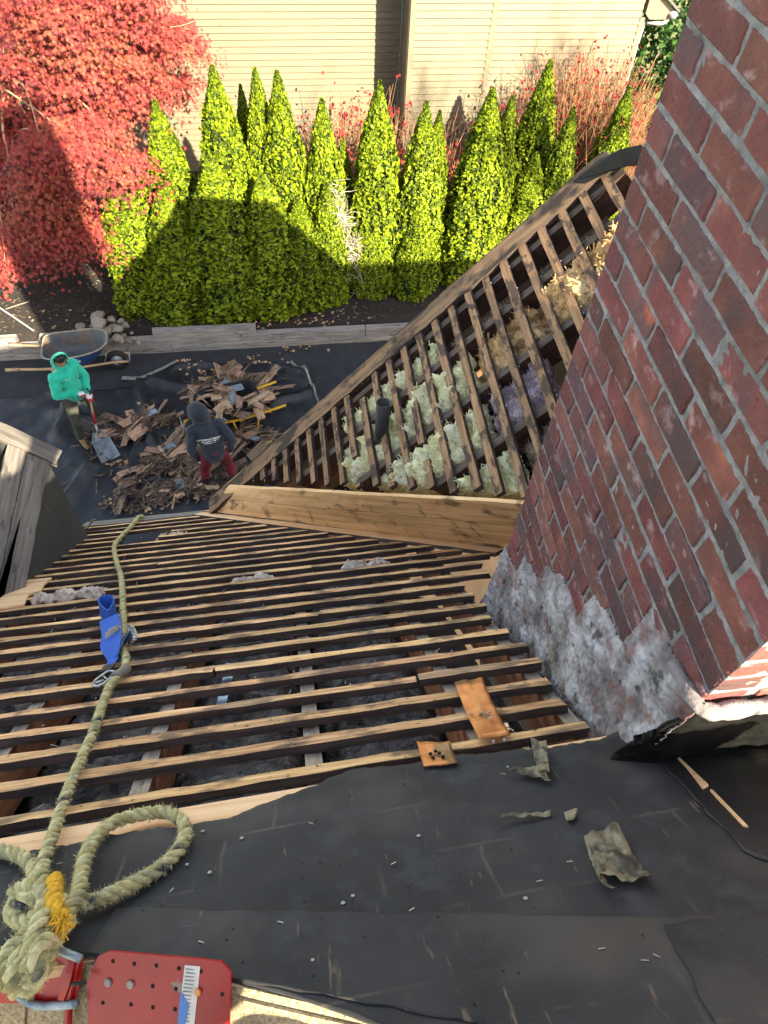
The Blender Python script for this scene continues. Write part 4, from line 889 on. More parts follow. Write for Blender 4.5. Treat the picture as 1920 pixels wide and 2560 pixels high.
# ------------------------------------------------------------------ the yard
def sheet_grid(name, x0, x1, y0, y1, nx, ny, hf, mat, kind='structure'):
    xs = np.linspace(x0, x1, nx + 1); ys = np.linspace(y0, y1, ny + 1); v = []
    for x in xs:
        for y in ys: v.append((x, y, hf(x, y)))
    i, j = np.meshgrid(np.arange(nx), np.arange(ny), indexing='ij'); b = (i * (ny + 1) + j).ravel()
    f = np.stack([b, b + ny + 1, b + ny + 2, b + 1], 1)
    o = link(name, npmesh(name, np.array(v), f, True), mat); o['kind'] = kind; return o
MT['mulch'] = pmat('mulch', [(0.3, srgb(24, 21, 19)), (0.6, srgb(46, 40, 36)), (0.8, srgb(76, 66, 56))], 26, (1, 1.6, 1), 0.95, 1.0, 40, 0.03, layers=[(srgb(132, 118, 98), 60, (1, 1, 1), 0.66, 0.72, 0.8)])
MT['asphalt'] = pmat('pavement', [(0.3, srgb(34, 36, 39)), (0.7, srgb(48, 50, 54))], 5, (1, 1, 1), 0.9, 0.4, 120, 0.004, layers=[(srgb(92, 90, 86), 90, (1, 1, 1), 0.70, 0.75, 0.6)])
MT['tarp'] = pmat('black_tarp', [(0.3, srgb(22, 24, 28)), (0.7, srgb(38, 41, 47))], 1.6, (1, 1, 1), 0.5, 0.3, 300, 0.002, layers=[(srgb(74, 74, 74), 3, (1, 1, 1), 0.60, 0.75, 0.5)])
MT['timber'] = pmat('landscape_timber', [(0.25, srgb(96, 94, 92)), (0.5, srgb(134, 130, 126)), (0.8, srgb(164, 158, 150))], 2.2, (1, 14, 14), 0.9, 0.6, bdist=0.004, rnd=0.12, layers=[(srgb(60, 58, 56), 4, (1, 5, 5), 0.58, 0.68, 0.7)])
BED = 0.30
gm = bpy.data.meshes.new('ground'); 
gb = MB(); gb.add([(-600, -600, -0.02), (600, -600, -0.02), (600, 900, -0.02), (-600, 900, -0.02)], [(0, 1, 2, 3)])
tag(gb.build('ground', pmat('far_ground', [(0.3, srgb(84, 88, 56)), (0.7, srgb(116, 112, 80))], 0.4, rough=1.0, bump=0.3)), kind='structure')
pv = MB(); pv.add([(-14, 2.4, 0), (14, 2.4, 0), (14, 10.66, 0), (-14, 10.66, 0)], [(0, 1, 2, 3)]); tag(pv.build('pavement', MT['asphalt']), kind='structure')
def bed_h(x, y): return BED + 0.05 * noise.noise((x * .8, y * .8, 0)) + 0.035 * noise.noise((x * 5, y * 5, 3)) + 0.02 * noise.noise((x * 16, y * 16, 3)) - (0.08 if y < 10.9 else 0)
sheet_grid('mulch_bed', -13, 13, 10.74, 17.2, 240, 90, bed_h, MT['mulch'])
# retaining timbers: three stepping courses
tw = MB(); tw.box((0, 10.84, 0.10), (13, 0, 0), (0, 0.07, 0), (0, 0, 0.10)); timber_wall = tw.build('timber_edging', MT['timber']); tag(timber_wall, 'low edging wall of weathered grey landscape timbers along the mulch bed', 'edging')
def timber(x0, x1, y, z, h=0.135, d=0.15):
    me = stick_mesh('timber', x1 - x0, d, h, 0.004, 0.3, 0.01); o = link('timber', me, [MT['timber'], MT['timber']], timber_wall); o.location = (x0, y, z + h); o.rotation_euler = (0, 0, R.uniform(-.004, .004)); return o
for (y, z, edges) in ((10.70, 0.0, (-12, -9.5, -6.9, -4.55, -2.3, 0.05, 2.4, 4.8, 7.2, 9.6, 12)), (10.73, 0.142, (-12, -9.7, -7.3, -5.6, -3.35, -1.0, 1.35, 3.7, 6.1, 8.5, 11)), ):
    for a, b_ in zip(edges[:-1], edges[1:]): timber(a + .004, b_ - .004, y + R.uniform(-.006, .006), z)
for a, b_ in ((-12, -9.6), (-9.59, -7.2), (-7.19, -5.02), (-4.6, -3.72), (-2.6, -0.72)): timber(a, b_, 10.765, 0.286)

# tarp: folds and ridges
TP = [(-6.6, 5.2), (0.42, 5.2), (0.42, 9.0), (0.10, 9.9), (-0.55, 10.15), (-2.1, 10.28), (-2.9, 9.75), (-4.0, 9.6), (-6.6, 9.7)]
ridges = [(at_z(300, 820), at_z(330, 960), .10, .16), (at_z(300, 820), at_z(430, 850), .07, .14), (at_z(130, 950), at_z(180, 870), .16, .22), (at_z(200, 1010), at_z(140, 1100), .10, .16), (at_z(590, 800), at_z(690, 830), .12, .18), (at_z(580, 880), at_z(680, 850), .06, .15), (at_z(240, 930), at_z(120, 900), .10, .2),
          (at_z(350, 800), at_z(460, 790), .05, .12), (at_z(200, 820), at_z(60, 880), .07, .2), (at_z(260, 1080), at_z(300, 960), .05, .12)]
def tarp_h(x, y):
    h = 0.03 + 0.07 * abs(noise.noise((x * 1.3, y * 1.3, 2))) + 0.035 * abs(noise.noise((x * 3.4, y * 2.1, 6))) + 0.012 * noise.noise((x * 8 + y * 3, y * 7, 1))
    for a, b_, hh, wd in ridges:
        ax, ay = b_.x - a.x, b_.y - a.y; l2 = ax * ax + ay * ay; t = max(0, min(1, ((x - a.x) * ax + (y - a.y) * ay) / l2)); d = math.hypot(x - a.x - t * ax, y - a.y - t * ay)
        if d < wd * 2.2: h += 1.7 * hh * math.exp(-(d / (wd * .5)) ** 2) * (1.0 if 0 < t < 1 else 0.6)
    return h
def inside(x, y):
    c = False; n = len(TP)
    for i in range(n):
        (x1, y1), (x2, y2) = TP[i], TP[(i + 1) % n]
        if (y1 > y) != (y2 > y) and x < (x2 - x1) * (y - y1) / (y2 - y1) + x1: c = not c
    return c
vs, idx, fs = [], {}, []
stp = 0.05; nx_, ny_ = int(7.1 / stp), int(5.2 / stp)
for i in range(nx_ + 1):
    for j in range(ny_ + 1):
        x, y = -6.6 + i * stp, 5.2 + j * stp
        if inside(x, y): idx[(i, j)] = len(vs); vs.append((x + .01 * noise.noise((x * 4, y * 4, 1)), y + .01 * noise.noise((x * 4, y * 4, 7)), tarp_h(x, y)))
for (i, j) in list(idx):
    q = [(i, j), (i + 1, j), (i + 1, j + 1), (i, j + 1)]
    if all(p in idx for p in q): fs.append([idx[p] for p in q])
tpm = MB(); tpm.add(vs, fs, 0, True); tarp = tpm.build('tarp', MT['tarp']); s_ = tarp.modifiers.new('thick', 'SOLIDIFY'); s_.thickness = 0.006
tag(tarp, 'wrinkled black tarp spread over the yard beneath the debris', 'tarp')
for pts in ([(262, 812), (300, 812), (330, 800), (352, 790), (380, 775)], [(628, 776), (650, 800), (672, 830), (684, 858), (690, 872)]):
    pth = spline([at_z(u, v, 0.10) for u, v in pts], .03); m_ = MB(); m_.ribbon([Vector((p.x, p.y, tarp_h(p.x, p.y) + .035 if inside(p.x, p.y) else .05)) for p in pth], [Vector((0.012, 0.03, 0.012))] * len(pth), Vector((0, 0, 1)), 0.006); m_.build('hem', [flat('grey_hem', srgb(118, 118, 114), 0.9, var=.4)], tarp)
def gz(x, y): return tarp_h(x, y) if inside(x, y) else (BED if y > 10.75 else 0.0)

# rocks
MT['rock'] = pmat('rock', [(0.3, srgb(112, 106, 96)), (0.7, srgb(176, 168, 152))], 7, rough=0.9, bump=0.7, bdist=0.02, rnd=0.25)
def rock_mesh(seed):
    bm = bmesh.new(); bmesh.ops.create_icosphere(bm, subdivisions=3, radius=1)
    for v in bm.verts:
        c = v.co.copy(); d = 1 + 0.30 * noise.noise(c * 1.1 + Vector((seed * 7, 0, 0))) + 0.12 * noise.noise(c * 2.6 + Vector((0, seed * 5, 0)))
        for q in range(5):
            nn = Vector((math.sin(seed * 3 + q * 2.1), math.cos(seed * 5 + q * 1.3), math.sin(seed + q * 3.1))).normalized(); d = min(d, 0.86 / max(0.25, c.dot(nn))) if c.dot(nn) > 0.3 else d
        v.co = c * d
    me = bpy.data.meshes.new('rock'); bm.to_mesh(me); bm.free(); me.materials.append(MT['rock']); return me
rms = [rock_mesh(i) for i in range(5)]
RL = [(250, 787 - 87, .17, 'largest tan rock behind the blue wheelbarrow'), ]
rocks = [(213, 683, .16, 'large tan rock at the back of the rock heap'), (216, 702, .17, 'dark brown rock in the middle of the rock heap'), (242, 688, .10, 'round pale rock at the upper right of the rock heap'), (232, 718, .14, 'big pale rock in front, touching the wheelbarrow'), (256, 710, .12, 'grey wedge shaped rock right of the big pale rock'), (258, 736 - 4, .15, 'flat grey rock lowest in the heap'),
         (176, 704, .10, 'pale rock left of the heap behind the wheelbarrow tray'), (248, 702, .07, None), (262, 692, .09, None), (272, 700, .08, None), (280, 735, .07, None), (290, 727, .06, None), (300, 737, .05, None), (240, 700, .05, None), (200, 700, .06, None), (268, 722, .07, None), (285, 715, .05, None)]
for u, v, r_, lab in rocks:
    p = at_z(u, v + 6, BED); o = link('rock', R.choice(rms), None, None, (p.x, p.y, BED + r_ * 0.45)); r_ *= .82; o.scale = (r_ * R.uniform(.9, 1.2), r_ * R.uniform(.8, 1.1), r_ * R.uniform(.6, .85)); o.rotation_euler = (R.uniform(-.4, .4), R.uniform(-.4, .4), R.uniform(0, 6))
    tag(o, lab or 'small pale stone in the heap of rocks beside the mulch', 'rock', 'rocks behind the wheelbarrow' if lab else 'small stones of the rock heap')
# sticks
def stick(name, pts, r, mat, lab, cat):
    m_ = MB(); m_.tube(spline(pts, .05), r, 6); tag(m_.build(name, mat), lab, cat)
stick('garden_stake', [at_z(370, 727, .28), Vector(at_z(345, 660, BED)) + Vector((0, 0.02, .35)), Vector(at_z(338, 640, BED)) + Vector((0.02, -.05, .5))], .012, flat('bamboo', srgb(150, 150, 110)), 'thin bamboo stake leaning in front of the dark hedge', 'stake')
stick('garden_stake', [at_z(-5, 662, BED + .04), at_z(40, 692, BED + .05), at_z(72, 714, BED + .03)], .013, flat('white_stake', srgb(190, 190, 184)), 'thin white stake lying on the mulch at the left edge', 'stake')
stick('twig', [at_z(12, 668, BED + .03), at_z(35, 660, BED + .06), at_z(64, 651, BED + .04)], .012, flat('bark_twig', srgb(120, 110, 96)), 'short curved twig on the mulch beside the white stake', 'twig')

# debris: cedar shakes and slates torn from the roof
MT['shake'] = pmat('old_cedar', [(0.25, srgb(96, 76, 62)), (0.5, srgb(150, 120, 96)), (0.8, srgb(200, 168, 136))], 5, (1, 14, 14), 0.9, 0.5, bdist=0.002, rnd=0.5, hue=0.012, layers=[(srgb(58, 52, 50), 6, (1, 3, 3), 0.5, 0.64, 0.7)])
MT['slate'] = pmat('blue_grey_slate', [(0.3, srgb(92, 104, 114)), (0.7, srgb(132, 146, 156))], 8, rough=0.8, bump=0.2, rnd=0.2)
MT['splint'] = pmat('splinter_wood', [(0.3, srgb(58, 48, 42)), (0.55, srgb(108, 88, 72)), (0.8, srgb(158, 134, 110))], 3, (1, 1, 1), 0.9, 0.3, layers=[(srgb(40, 36, 36), 7, (1, 1, 1), 0.5, 0.6, 0.6)])
def shake_mesh(L, w_):
    me = stick_mesh('wood_shake', L, w_, R.uniform(.006, .016), 0.006, 0.09, 0.03); me.materials.append(MT['shake']); me.materials.append(MT['shake']); return me
shm = [shake_mesh(R.uniform(.16, .55), R.choice((.03, .05, .07, .10, .15))) for _ in range(20)]
slm = []
for _ in range(5):
    me = stick_mesh('slate', R.uniform(.16, .30), R.uniform(.10, .17), .007, .004, .07, .01); me.materials.append(MT['slate']); me.materials.append(MT['slate']); slm.append(me)
piles = [(495, 850, .66, .42, 62, .20), (500, 890, .50, .34, 20, .24), (405, 985, .60, .30, 46, .12), (345, 1000, .35, .18, 8, .04), (290, 925, .28, .20, 20, .10), (385, 1055, .45, .16, 16, .05), (340, 908, .45, .10, 10, .04), (520, 950, .5, .25, 20, .08), (285, 1045, .22, .25, 8, .03), (440, 1010, .42, .25, 18, .08)]
def pile_h(x, y):
    h = gz(x, y)
    for (u, v, rx, ry, n, hh) in piles:
        c = at_z(u, v, .1); d = ((x - c.x) / rx) ** 2 + ((y - c.y) / ry) ** 2
        if d < 1.6: h = max(h, gz(x, y) + hh * max(0, 1 - d / 1.6))
    return h
cnt = 0
for (u, v, rx, ry, n, hh) in piles:
    c = at_z(u, v, .1)
    for _ in range(n):
        a, r_ = R.uniform(0, 6.283), math.sqrt(R.random()) * 1.05; x, y = c.x + math.cos(a) * r_ * rx, c.y + math.sin(a) * r_ * ry
        sl_ = R.random() < .10; me = R.choice(slm if sl_ else shm)
        o = link('slate' if sl_ else 'wood_shake', me, None, None, (x, y, pile_h(x, y) + R.uniform(.015, .07)))
        o.rotation_euler = (R.gauss(0, .28), R.gauss(0, .22), R.gauss(0.6, .55) + (math.pi if R.random() < .5 else 0)); s_ = R.uniform(.75, 1.15); o.scale = (s_, s_, 1)
        up = v < 900
        if sl_: tag(o, 'blue grey slate scrap in the %s debris heap on the tarp' % ('upper' if up else 'lower'), 'slate', 'slates in the %s debris heap' % ('upper' if up else 'lower'))
        else: tag(o, 'brown torn cedar shake in the %s debris heap on the tarp' % ('upper' if up else 'lower'), 'shake', 'cedar shakes in the %s debris heap' % ('upper' if up else 'lower'))
        cnt += 1
m_ = MB()
for (u, v, rx, ry, n, hh) in piles + [(320, 980, 1.3, .9, 6, .02), (480, 1040, .5, .3, 40, .03), (215, 930, .3, .2, 6, .02), (300, 1085, .5, .1, 10, .02)]:
    c = at_z(u, v, .1)
    for _ in range(int(n * 8)):
        a, r_ = R.uniform(0, 6.283), math.sqrt(R.random()) * 1.2; x, y = c.x + math.cos(a) * r_ * rx, c.y + math.sin(a) * r_ * ry
        an = R.gauss(.7, .9); L = R.uniform(.04, .17); t = Vector((math.cos(an), math.sin(an), R.gauss(0, .2))) * L; sd = Vector((-math.sin(an), math.cos(an), 0)) * R.uniform(.004, .016)
        m_.box((x, y, pile_h(x, y) + R.uniform(.005, .06)), t, sd, (0, 0, .003))
o = m_.build('wood_splinters', MT['splint']); tag(o, 'small wood splinters strewn through the debris on the tarp', 'splinters', kind='stuff')
# fallen oak leaves, pale chips
m_ = MB()
def leafshape(c, s, an):
    pts = []
    for k_ in range(10):
        rr = s * (1.0 if k_ % 2 == 0 else .42); a = an + k_ * .6283; pts.append(Vector((c[0] + math.cos(a) * rr * (1.3 if k_ % 5 == 0 else .8), c[1] + math.sin(a) * rr * .8, c[2] + R.uniform(-.008, .02))))
    m_.add(pts, [tuple(range(10))], 0)
for u, v, n, sp in ((440, 800, 26, 50), (490, 815, 14, 30), (400, 785, 8, 20), (315, 880, 3, 20), (250, 1000, 10, 30), (215, 940, 8, 15), (560, 770, 16, 60), (640, 740, 22, 70), (330, 1100, 8, 30), (120, 690, 14, 80), (430, 690, 30, 150), (700, 700, 30, 80), (240, 1080, 10, 30), (560, 700, 20, 80)):
    for _ in range(n):
        uu, vv = R.gauss(u, sp * .5), R.gauss(v, sp * .14); z = BED if vv < 728 else .1; p = at_z(uu, vv, z); leafshape((p.x, p.y, gz(p.x, p.y) + .03), R.uniform(.02, .055), R.uniform(0, 6))
o = m_.build('fallen_leaves', pmat('dry_leaf', [(0.3, srgb(150, 112, 70)), (0.7, srgb(206, 176, 132))], 3, rough=.8, bump=0)); tag(o, 'dry tan oak leaves scattered over tarp and mulch', 'leaves', kind='stuff')
m_ = MB()
for _ in range(2600):
    x, y = R.uniform(-7, 4), R.uniform(10.95, 14.5); an = R.uniform(0, 6.28); L = R.uniform(.012, .04); m_.box((x, y, bed_h(x, y) + .008), (math.cos(an) * L, math.sin(an) * L, R.uniform(-.3, .3) * L), (-math.sin(an) * .007, math.cos(an) * .007, 0), (0, 0, .003))
o = m_.build('bark_chips', pmat('bark_chip', [(0.35, srgb(60, 50, 44)), (0.6, srgb(110, 94, 78)), (0.8, srgb(170, 152, 128))], 1.2, rough=.95, bump=0)); tag(o, 'loose bark chips on the dark mulch bed', 'bark chips', kind='stuff')

# ------------------------------------------------------------------ wheelbarrows
def barrow(name, label, loc, rz, trm, inm, frm, grip, rim, dark=False):
    w_ = empty(name, loc, rz); tag(w_, label, 'wheelbarrow')
    # tray: lofted rounded outline, local +x towards the wheel
    def outline(L0, L1, W, nose, n=40):
        pts = []
        for k_ in range(n):
            a = 2 * math.pi * k_ / n; c, s_ = math.cos(a), math.sin(a)
            ex = nose if c > 0 else 5.0
            x = (L1 if c > 0 else L0) * abs(c) ** (2 / ex) * (1 if c > 0 else -1); y = W * abs(s_) ** (2 / ex) * (1 if s_ > 0 else -1)
            if c > 0: y *= 1 - 0.0 * c
            pts.append((x, y))
        return pts
    levels = [(.62, -.50, .56, .335, 2.6), (.60, -.48, .53, .32, 2.6), (.50, -.44, .44, .285, 2.6), (.40, -.38, .34, .25, 2.8), (.34, -.33, .26, .215, 3), (.325, -.2, .14, .12, 3)]
    vs = []; n = 40
    for (z, l0, l1, wd, ns) in levels:
        for (x, y) in outline(abs(l0), l1, wd, ns, n): vs.append((x, y, z + (.06 * max(0, x / .55) if z > .5 else 0)))
    fs = [(i * n + k_, i * n + (k_ + 1) % n, (i + 1) * n + (k_ + 1) % n, (i + 1) * n + k_) for i in range(len(levels) - 1) for k_ in range(n)] + [tuple(range((len(levels) - 1) * n, len(levels) * n))]
    m_ = MB(); m_.add(vs, fs, 0, True); tr = m_.build('tray', [inm, trm], w_); s_ = tr.modifiers.new('t', 'SOLIDIFY'); s_.thickness = .008; s_.offset = -1; s_.material_offset = 1; s_.material_offset_rim = 0
    # faces point outwards; the solidify shell gives the inside its worn paint
    m_ = MB(); rp_ = [Vector(v) for v in vs[:n]] + [Vector(vs[0])]; m_.tube(rp_, .013, 8, cap=False); m_.build('rim', rim, tr)
    for sgn in (-1, 1):
        m_ = MB(); m_.tube([(-.98, sgn * .30, .46), (-.6, sgn * .29, .40), (0, sgn * .24, .31), (.5, sgn * .13, .25), (.80, sgn * .10, .22)], .022, 8); h = m_.build('handle', frm, w_)
        m_ = MB(); m_.tube([(-1.10, sgn * .31, .475), (-.90, sgn * .30, .45)], .027, 8); m_.build('grip', grip, h)
        m_ = MB(); m_.tube([(-.42, sgn * .27, .37), (-.38, sgn * .27, .06), (-.30, sgn * .27, .015), (-.1, sgn * .26, .015), (-.02, sgn * .25, .06), (.02, sgn * .24, .30)], .014, 8); m_.build('leg', frm if dark else MT['steel'], w_)
        m_ = MB(); m_.tube([(.42, sgn * .12, .27), (.50, sgn * .12, .48)], .011, 6); m_.build('brace', MT['steel'], w_)
    m_ = MB(); m_.tube([(.82, -.12, .22), (.84, -.12, .34), (.84, .12, .34), (.82, .12, .22)], .013, 8); m_.build('nose_guard', MT['ring'], w_)
    m_ = MB(); m_.tube([Vector((.60 + .15 * math.cos(t / 28 * 6.2832), 0, .19 + .15 * math.sin(t / 28 * 6.2832))) for t in range(29)], .045, 12, cap=False); wh = m_.build('wheel', MT['black_rubber'], w_)
    m_ = MB(); m_.tube([(.60, -.035, .19), (.60, .035, .19)], .10, 20); m_.tube([(.60, -.13, .19), (.60, .13, .19)], .012, 8); m_.build('hub', flat('dull_hub', srgb(140, 146, 152), .5, .3), wh)
    return w_
MT['barrow_blue'] = pmat('blue_tray_paint', [(0.3, srgb(28, 62, 110)), (0.7, srgb(40, 82, 138))], 4, rough=.45, bump=.1, layers=[(srgb(90, 84, 74), 9, (1, 1, 1), .64, .72, .6)])
MT['barrow_in'] = pmat('worn_tray', [(0.3, srgb(48, 66, 82)), (0.6, srgb(82, 84, 82)), (0.8, srgb(112, 92, 72))], 2.4, rough=.6, bump=.2, layers=[(srgb(120, 94, 72), 4, (1, 1, 1), .55, .68, .6)])
MT['ash'] = flat('ash_handle', srgb(168, 142, 108), .7, var=.2, scale=8)
MT['rimm'] = pmat('rusty_rim', [(0.3, srgb(120, 112, 96)), (0.7, srgb(168, 160, 140))], 12, rough=.6)
wb1 = barrow('wheelbarrow', 'empty blue wheelbarrow with wooden handles beside the timber edging', (0, 0, 0), 0, MT['barrow_blue'], MT['barrow_in'], MT['ash'], MT['ash'], MT['rimm'])
pa, pc = at_z(92, 760, .62), at_z(222, 728, .66)
mid = at_z(158, 748, .60); wb1.location = (mid.x + .02, mid.y, 0.0); wb1.rotation_euler = (0, 0, math.radians(4)); wb1.scale = (1.05, 1.05, 1.05)
def text_mesh(txt, size, mat, name='lettering', ext=0.002, bold=0.0):
    cu = bpy.data.curves.new('t', 'FONT'); cu.body = txt; cu.size = size; cu.extrude = ext; cu.offset = bold; cu.align_x = 'CENTER'; cu.align_y = 'CENTER'
    o = bpy.data.objects.new('t', cu); COL.objects.link(o); dg = bpy.context.evaluated_depsgraph_get(); me = bpy.data.meshes.new_from_object(o.evaluated_get(dg)); bpy.data.objects.remove(o); me.materials.append(mat); me.name = name; return me
me = text_mesh('untmen k', .062, MT['white'], bold=.0008)
o = link('lettering', me, None, wb1, (-0.02, -.316, .515)); o.rotation_euler = (math.radians(68), 0, 0)
MT['yellow'] = flat('yellow_paint', srgb(206, 160, 26), .5, var=.15)
wb2 = barrow('wheelbarrow', 'yellow framed wheelbarrow buried under torn shakes with black hand grips', (0, 0, 0), 0, MT['black_rubber'], MT['black_rubber'], MT['yellow'], MT['black_rubber'], MT['black_rubber'], True)
mid = at_z(497, 880, .45); wb2.location = (mid.x, mid.y, .05); wb2.rotation_euler = (0, 0, math.radians(180 + 14)); 
for _ in range(50):
    a, r_ = R.uniform(0, 6.283), math.sqrt(R.random()); x, y = mid.x + math.cos(a) * r_ * .58, mid.y + math.sin(a) * r_ * .36
    sl_ = R.random() < .10; o = link('slate' if sl_ else 'wood_shake', R.choice(slm if sl_ else shm), None, None, (x, y, .58 + .22 * (1 - r_ * r_) * R.uniform(.5, 1.05)))
    o.rotation_euler = (R.gauss(0, .4), R.gauss(0, .3), R.uniform(0, 6.28))
    if sl_: tag(o, 'blue grey slate scrap heaped on the yellow framed wheelbarrow', 'slate', 'slates heaped on the wheelbarrow')
    else: tag(o, 'torn cedar shake heaped on the yellow framed wheelbarrow', 'shake', 'cedar shakes heaped on the wheelbarrow')

# ------------------------------------------------------------------ people
def capsules(mb, caps, seg=14):
    for (p0, p1, r0, r1) in caps:
        p0, p1 = Vector(p0), Vector(p1); ax = (p1 - p0); L = ax.length; t = ax.normalized() if L > 1e-6 else Vector((0, 0, 1)); pts, rr = [], []
        for k_ in range(6): a = math.pi / 2 * (1 - k_ / 6); pts.append(p0 - t * r0 * math.sin(a)); rr.append(max(1e-4, r0 * math.cos(a)))
        pts.append(p0); rr.append(r0); pts.append(p1); rr.append(r1)
        for k_ in range(1, 7): a = math.pi / 2 * k_ / 6; pts.append(p1 + t * r1 * math.sin(a)); rr.append(max(1e-4, r1 * math.cos(a)))
        mb.tube(pts, rr, seg)
def remeshed(name, caps, voxel, mats, parent, smooth=4, fold=0.0, ellip=()):
    m_ = MB(); capsules(m_, caps)
    for (c, r3, rot) in ellip:
        bm = bmesh.new(); bmesh.ops.create_uvsphere(bm, u_segments=20, v_segments=14, radius=1); M = Matrix.Translation(c) @ Matrix.Rotation(rot[2], 4, 'Z') @ Matrix.Rotation(rot[0], 4, 'X') @ Matrix.Rotation(rot[1], 4, 'Y') @ Matrix.Diagonal((*r3, 1))
        bm.transform(M); bm.verts.ensure_lookup_table(); m_.add([v.co for v in bm.verts], [[v.index for v in f.verts] for f in bm.faces], 0, True); bm.free()
    me = m_.mesh(name); o = bpy.data.objects.new(name, me); COL.objects.link(o)
    md = o.modifiers.new('r', 'REMESH'); md.mode = 'VOXEL'; md.voxel_size = voxel; md.use_smooth_shade = True
    if smooth: ms = o.modifiers.new('s', 'SMOOTH'); ms.factor = .5; ms.iterations = smooth
    dg = bpy.context.evaluated_depsgraph_get(); me2 = bpy.data.meshes.new_from_object(o.evaluated_get(dg)); bpy.data.objects.remove(o); me2.name = name
    if fold:
        for v in me2.vertices: v.co += v.normal * fold * (noise.noise(v.co * 9) + .6 * noise.noise(Vector((v.co.x * 14, v.co.y * 14, v.co.z * 30))))
    for p in me2.polygons: p.use_smooth = True
    return link(name, me2, mats, parent)
MT['skin'] = flat('skin', srgb(176, 130, 104), .6, var=.1)
MT['teal'] = pmat('teal_fleece', [(0.3, srgb(8, 160, 132)), (0.7, srgb(20, 190, 160))], 8, rough=.9, bump=.4, bscale=60, sheen=.3)
MT['olive'] = pmat('olive_trousers', [(0.3, srgb(46, 48, 40)), (0.7, srgb(66, 66, 54))], 8, rough=.9, bump=.4)
MT['boot'] = flat('tan_boot', srgb(128, 102, 66), .8)
MT['glove'] = flat('white_glove', srgb(212, 212, 214), .9, var=.08)
MT['glove_red'] = flat('red_glove_palm', srgb(186, 34, 44), .7)
MT['navy'] = pmat('navy_fleece', [(0.3, srgb(24, 30, 42)), (0.7, srgb(36, 44, 58))], 8, rough=.9, bump=.4, sheen=.2)
MT['maroon'] = pmat('maroon_trousers', [(0.3, srgb(88, 16, 30)), (0.7, srgb(122, 26, 42))], 8, rough=.9, bump=.4)
MT['blackboot'] = flat('black_boot', srgb(28, 28, 30), .7)
MT['hair'] = flat('dark_hair', srgb(30, 24, 22), .8)
def hand(parent, wrist, direc, palm_n, name='glove', curl=.7, side=1):
    d = Vector(direc).normalized(); n = Vector(palm_n); n = (n - d * n.dot(d)).normalized(); s = d.cross(n) * side; w_ = Vector(wrist); caps = []; tips = []
    pc = w_ + d * .05
    for k_ in range(4):
        off = s * (.032 - .0215 * k_); base = w_ + d * .085 + off; L = (.068, .078, .072, .055)[k_]
        a = base; ang = 0
        caps.append((w_ + d * .01 + off * .6, base, .018, .0135)); seq = []
        for q, fr in enumerate((.45, .32, .23)):
            ang += curl * (.6, .9, .6)[q]; e = a + (d * math.cos(ang) + n * math.sin(ang)) * L * fr; seq.append((a, e, .0105 - q * .0008, .0100 - q * .0008)); a = e
        caps += seq[:1]; tips += seq[1:]
    tb = w_ + d * .03 + s * .03; t1 = tb + (d * .6 + s * .7 + n * .4).normalized() * .04; t2 = t1 + (d * .8 + n * .6).normalized() * .032
    caps += [(w_ + d * .015, tb, .02, .015), (tb, t1, .0135, .012)]; tips.append((t1, t2, .0115, .009))
    g = remeshed(name, caps + tips, .006, [MT['glove'], MT['glove_red']], parent, 3)
    tv = [(Vector(a), Vector(b_)) for a, b_, _, _ in tips]
    for p in g.data.polygons:
        c = p.center
        for a, b_ in tv:
            t = max(0, min(1, (c - a).dot(b_ - a) / max(1e-9, (b_ - a).length_squared)))
            if (a + (b_ - a) * t - c).length < .014: p.material_index = 1; break
        if p.normal.dot(n) > .55: p.material_index = 1
    return g
def boot(parent, ankle, fw, mat):
    a = Vector(ankle); f = Vector((fw[0], fw[1], 0)).normalized(); s = Vector((-f.y, f.x, 0)); z = Vector((0, 0, 1)); g = Vector((a.x, a.y, 0))
    caps = [(g + z * .05 - f * .05, g + z * .048 + f * .10, .048, .046), (g + z * .045 + f * .10, g + z * .038 + f * .175, .046, .034), (g + z * .06 - f * .03, g + z * .20 - f * .02, .052, .058), (g + z * .03 - f * .06, g + z * .024 + f * .19, .03, .026)]
    return remeshed('boot', caps, .012, [mat], parent, 3)
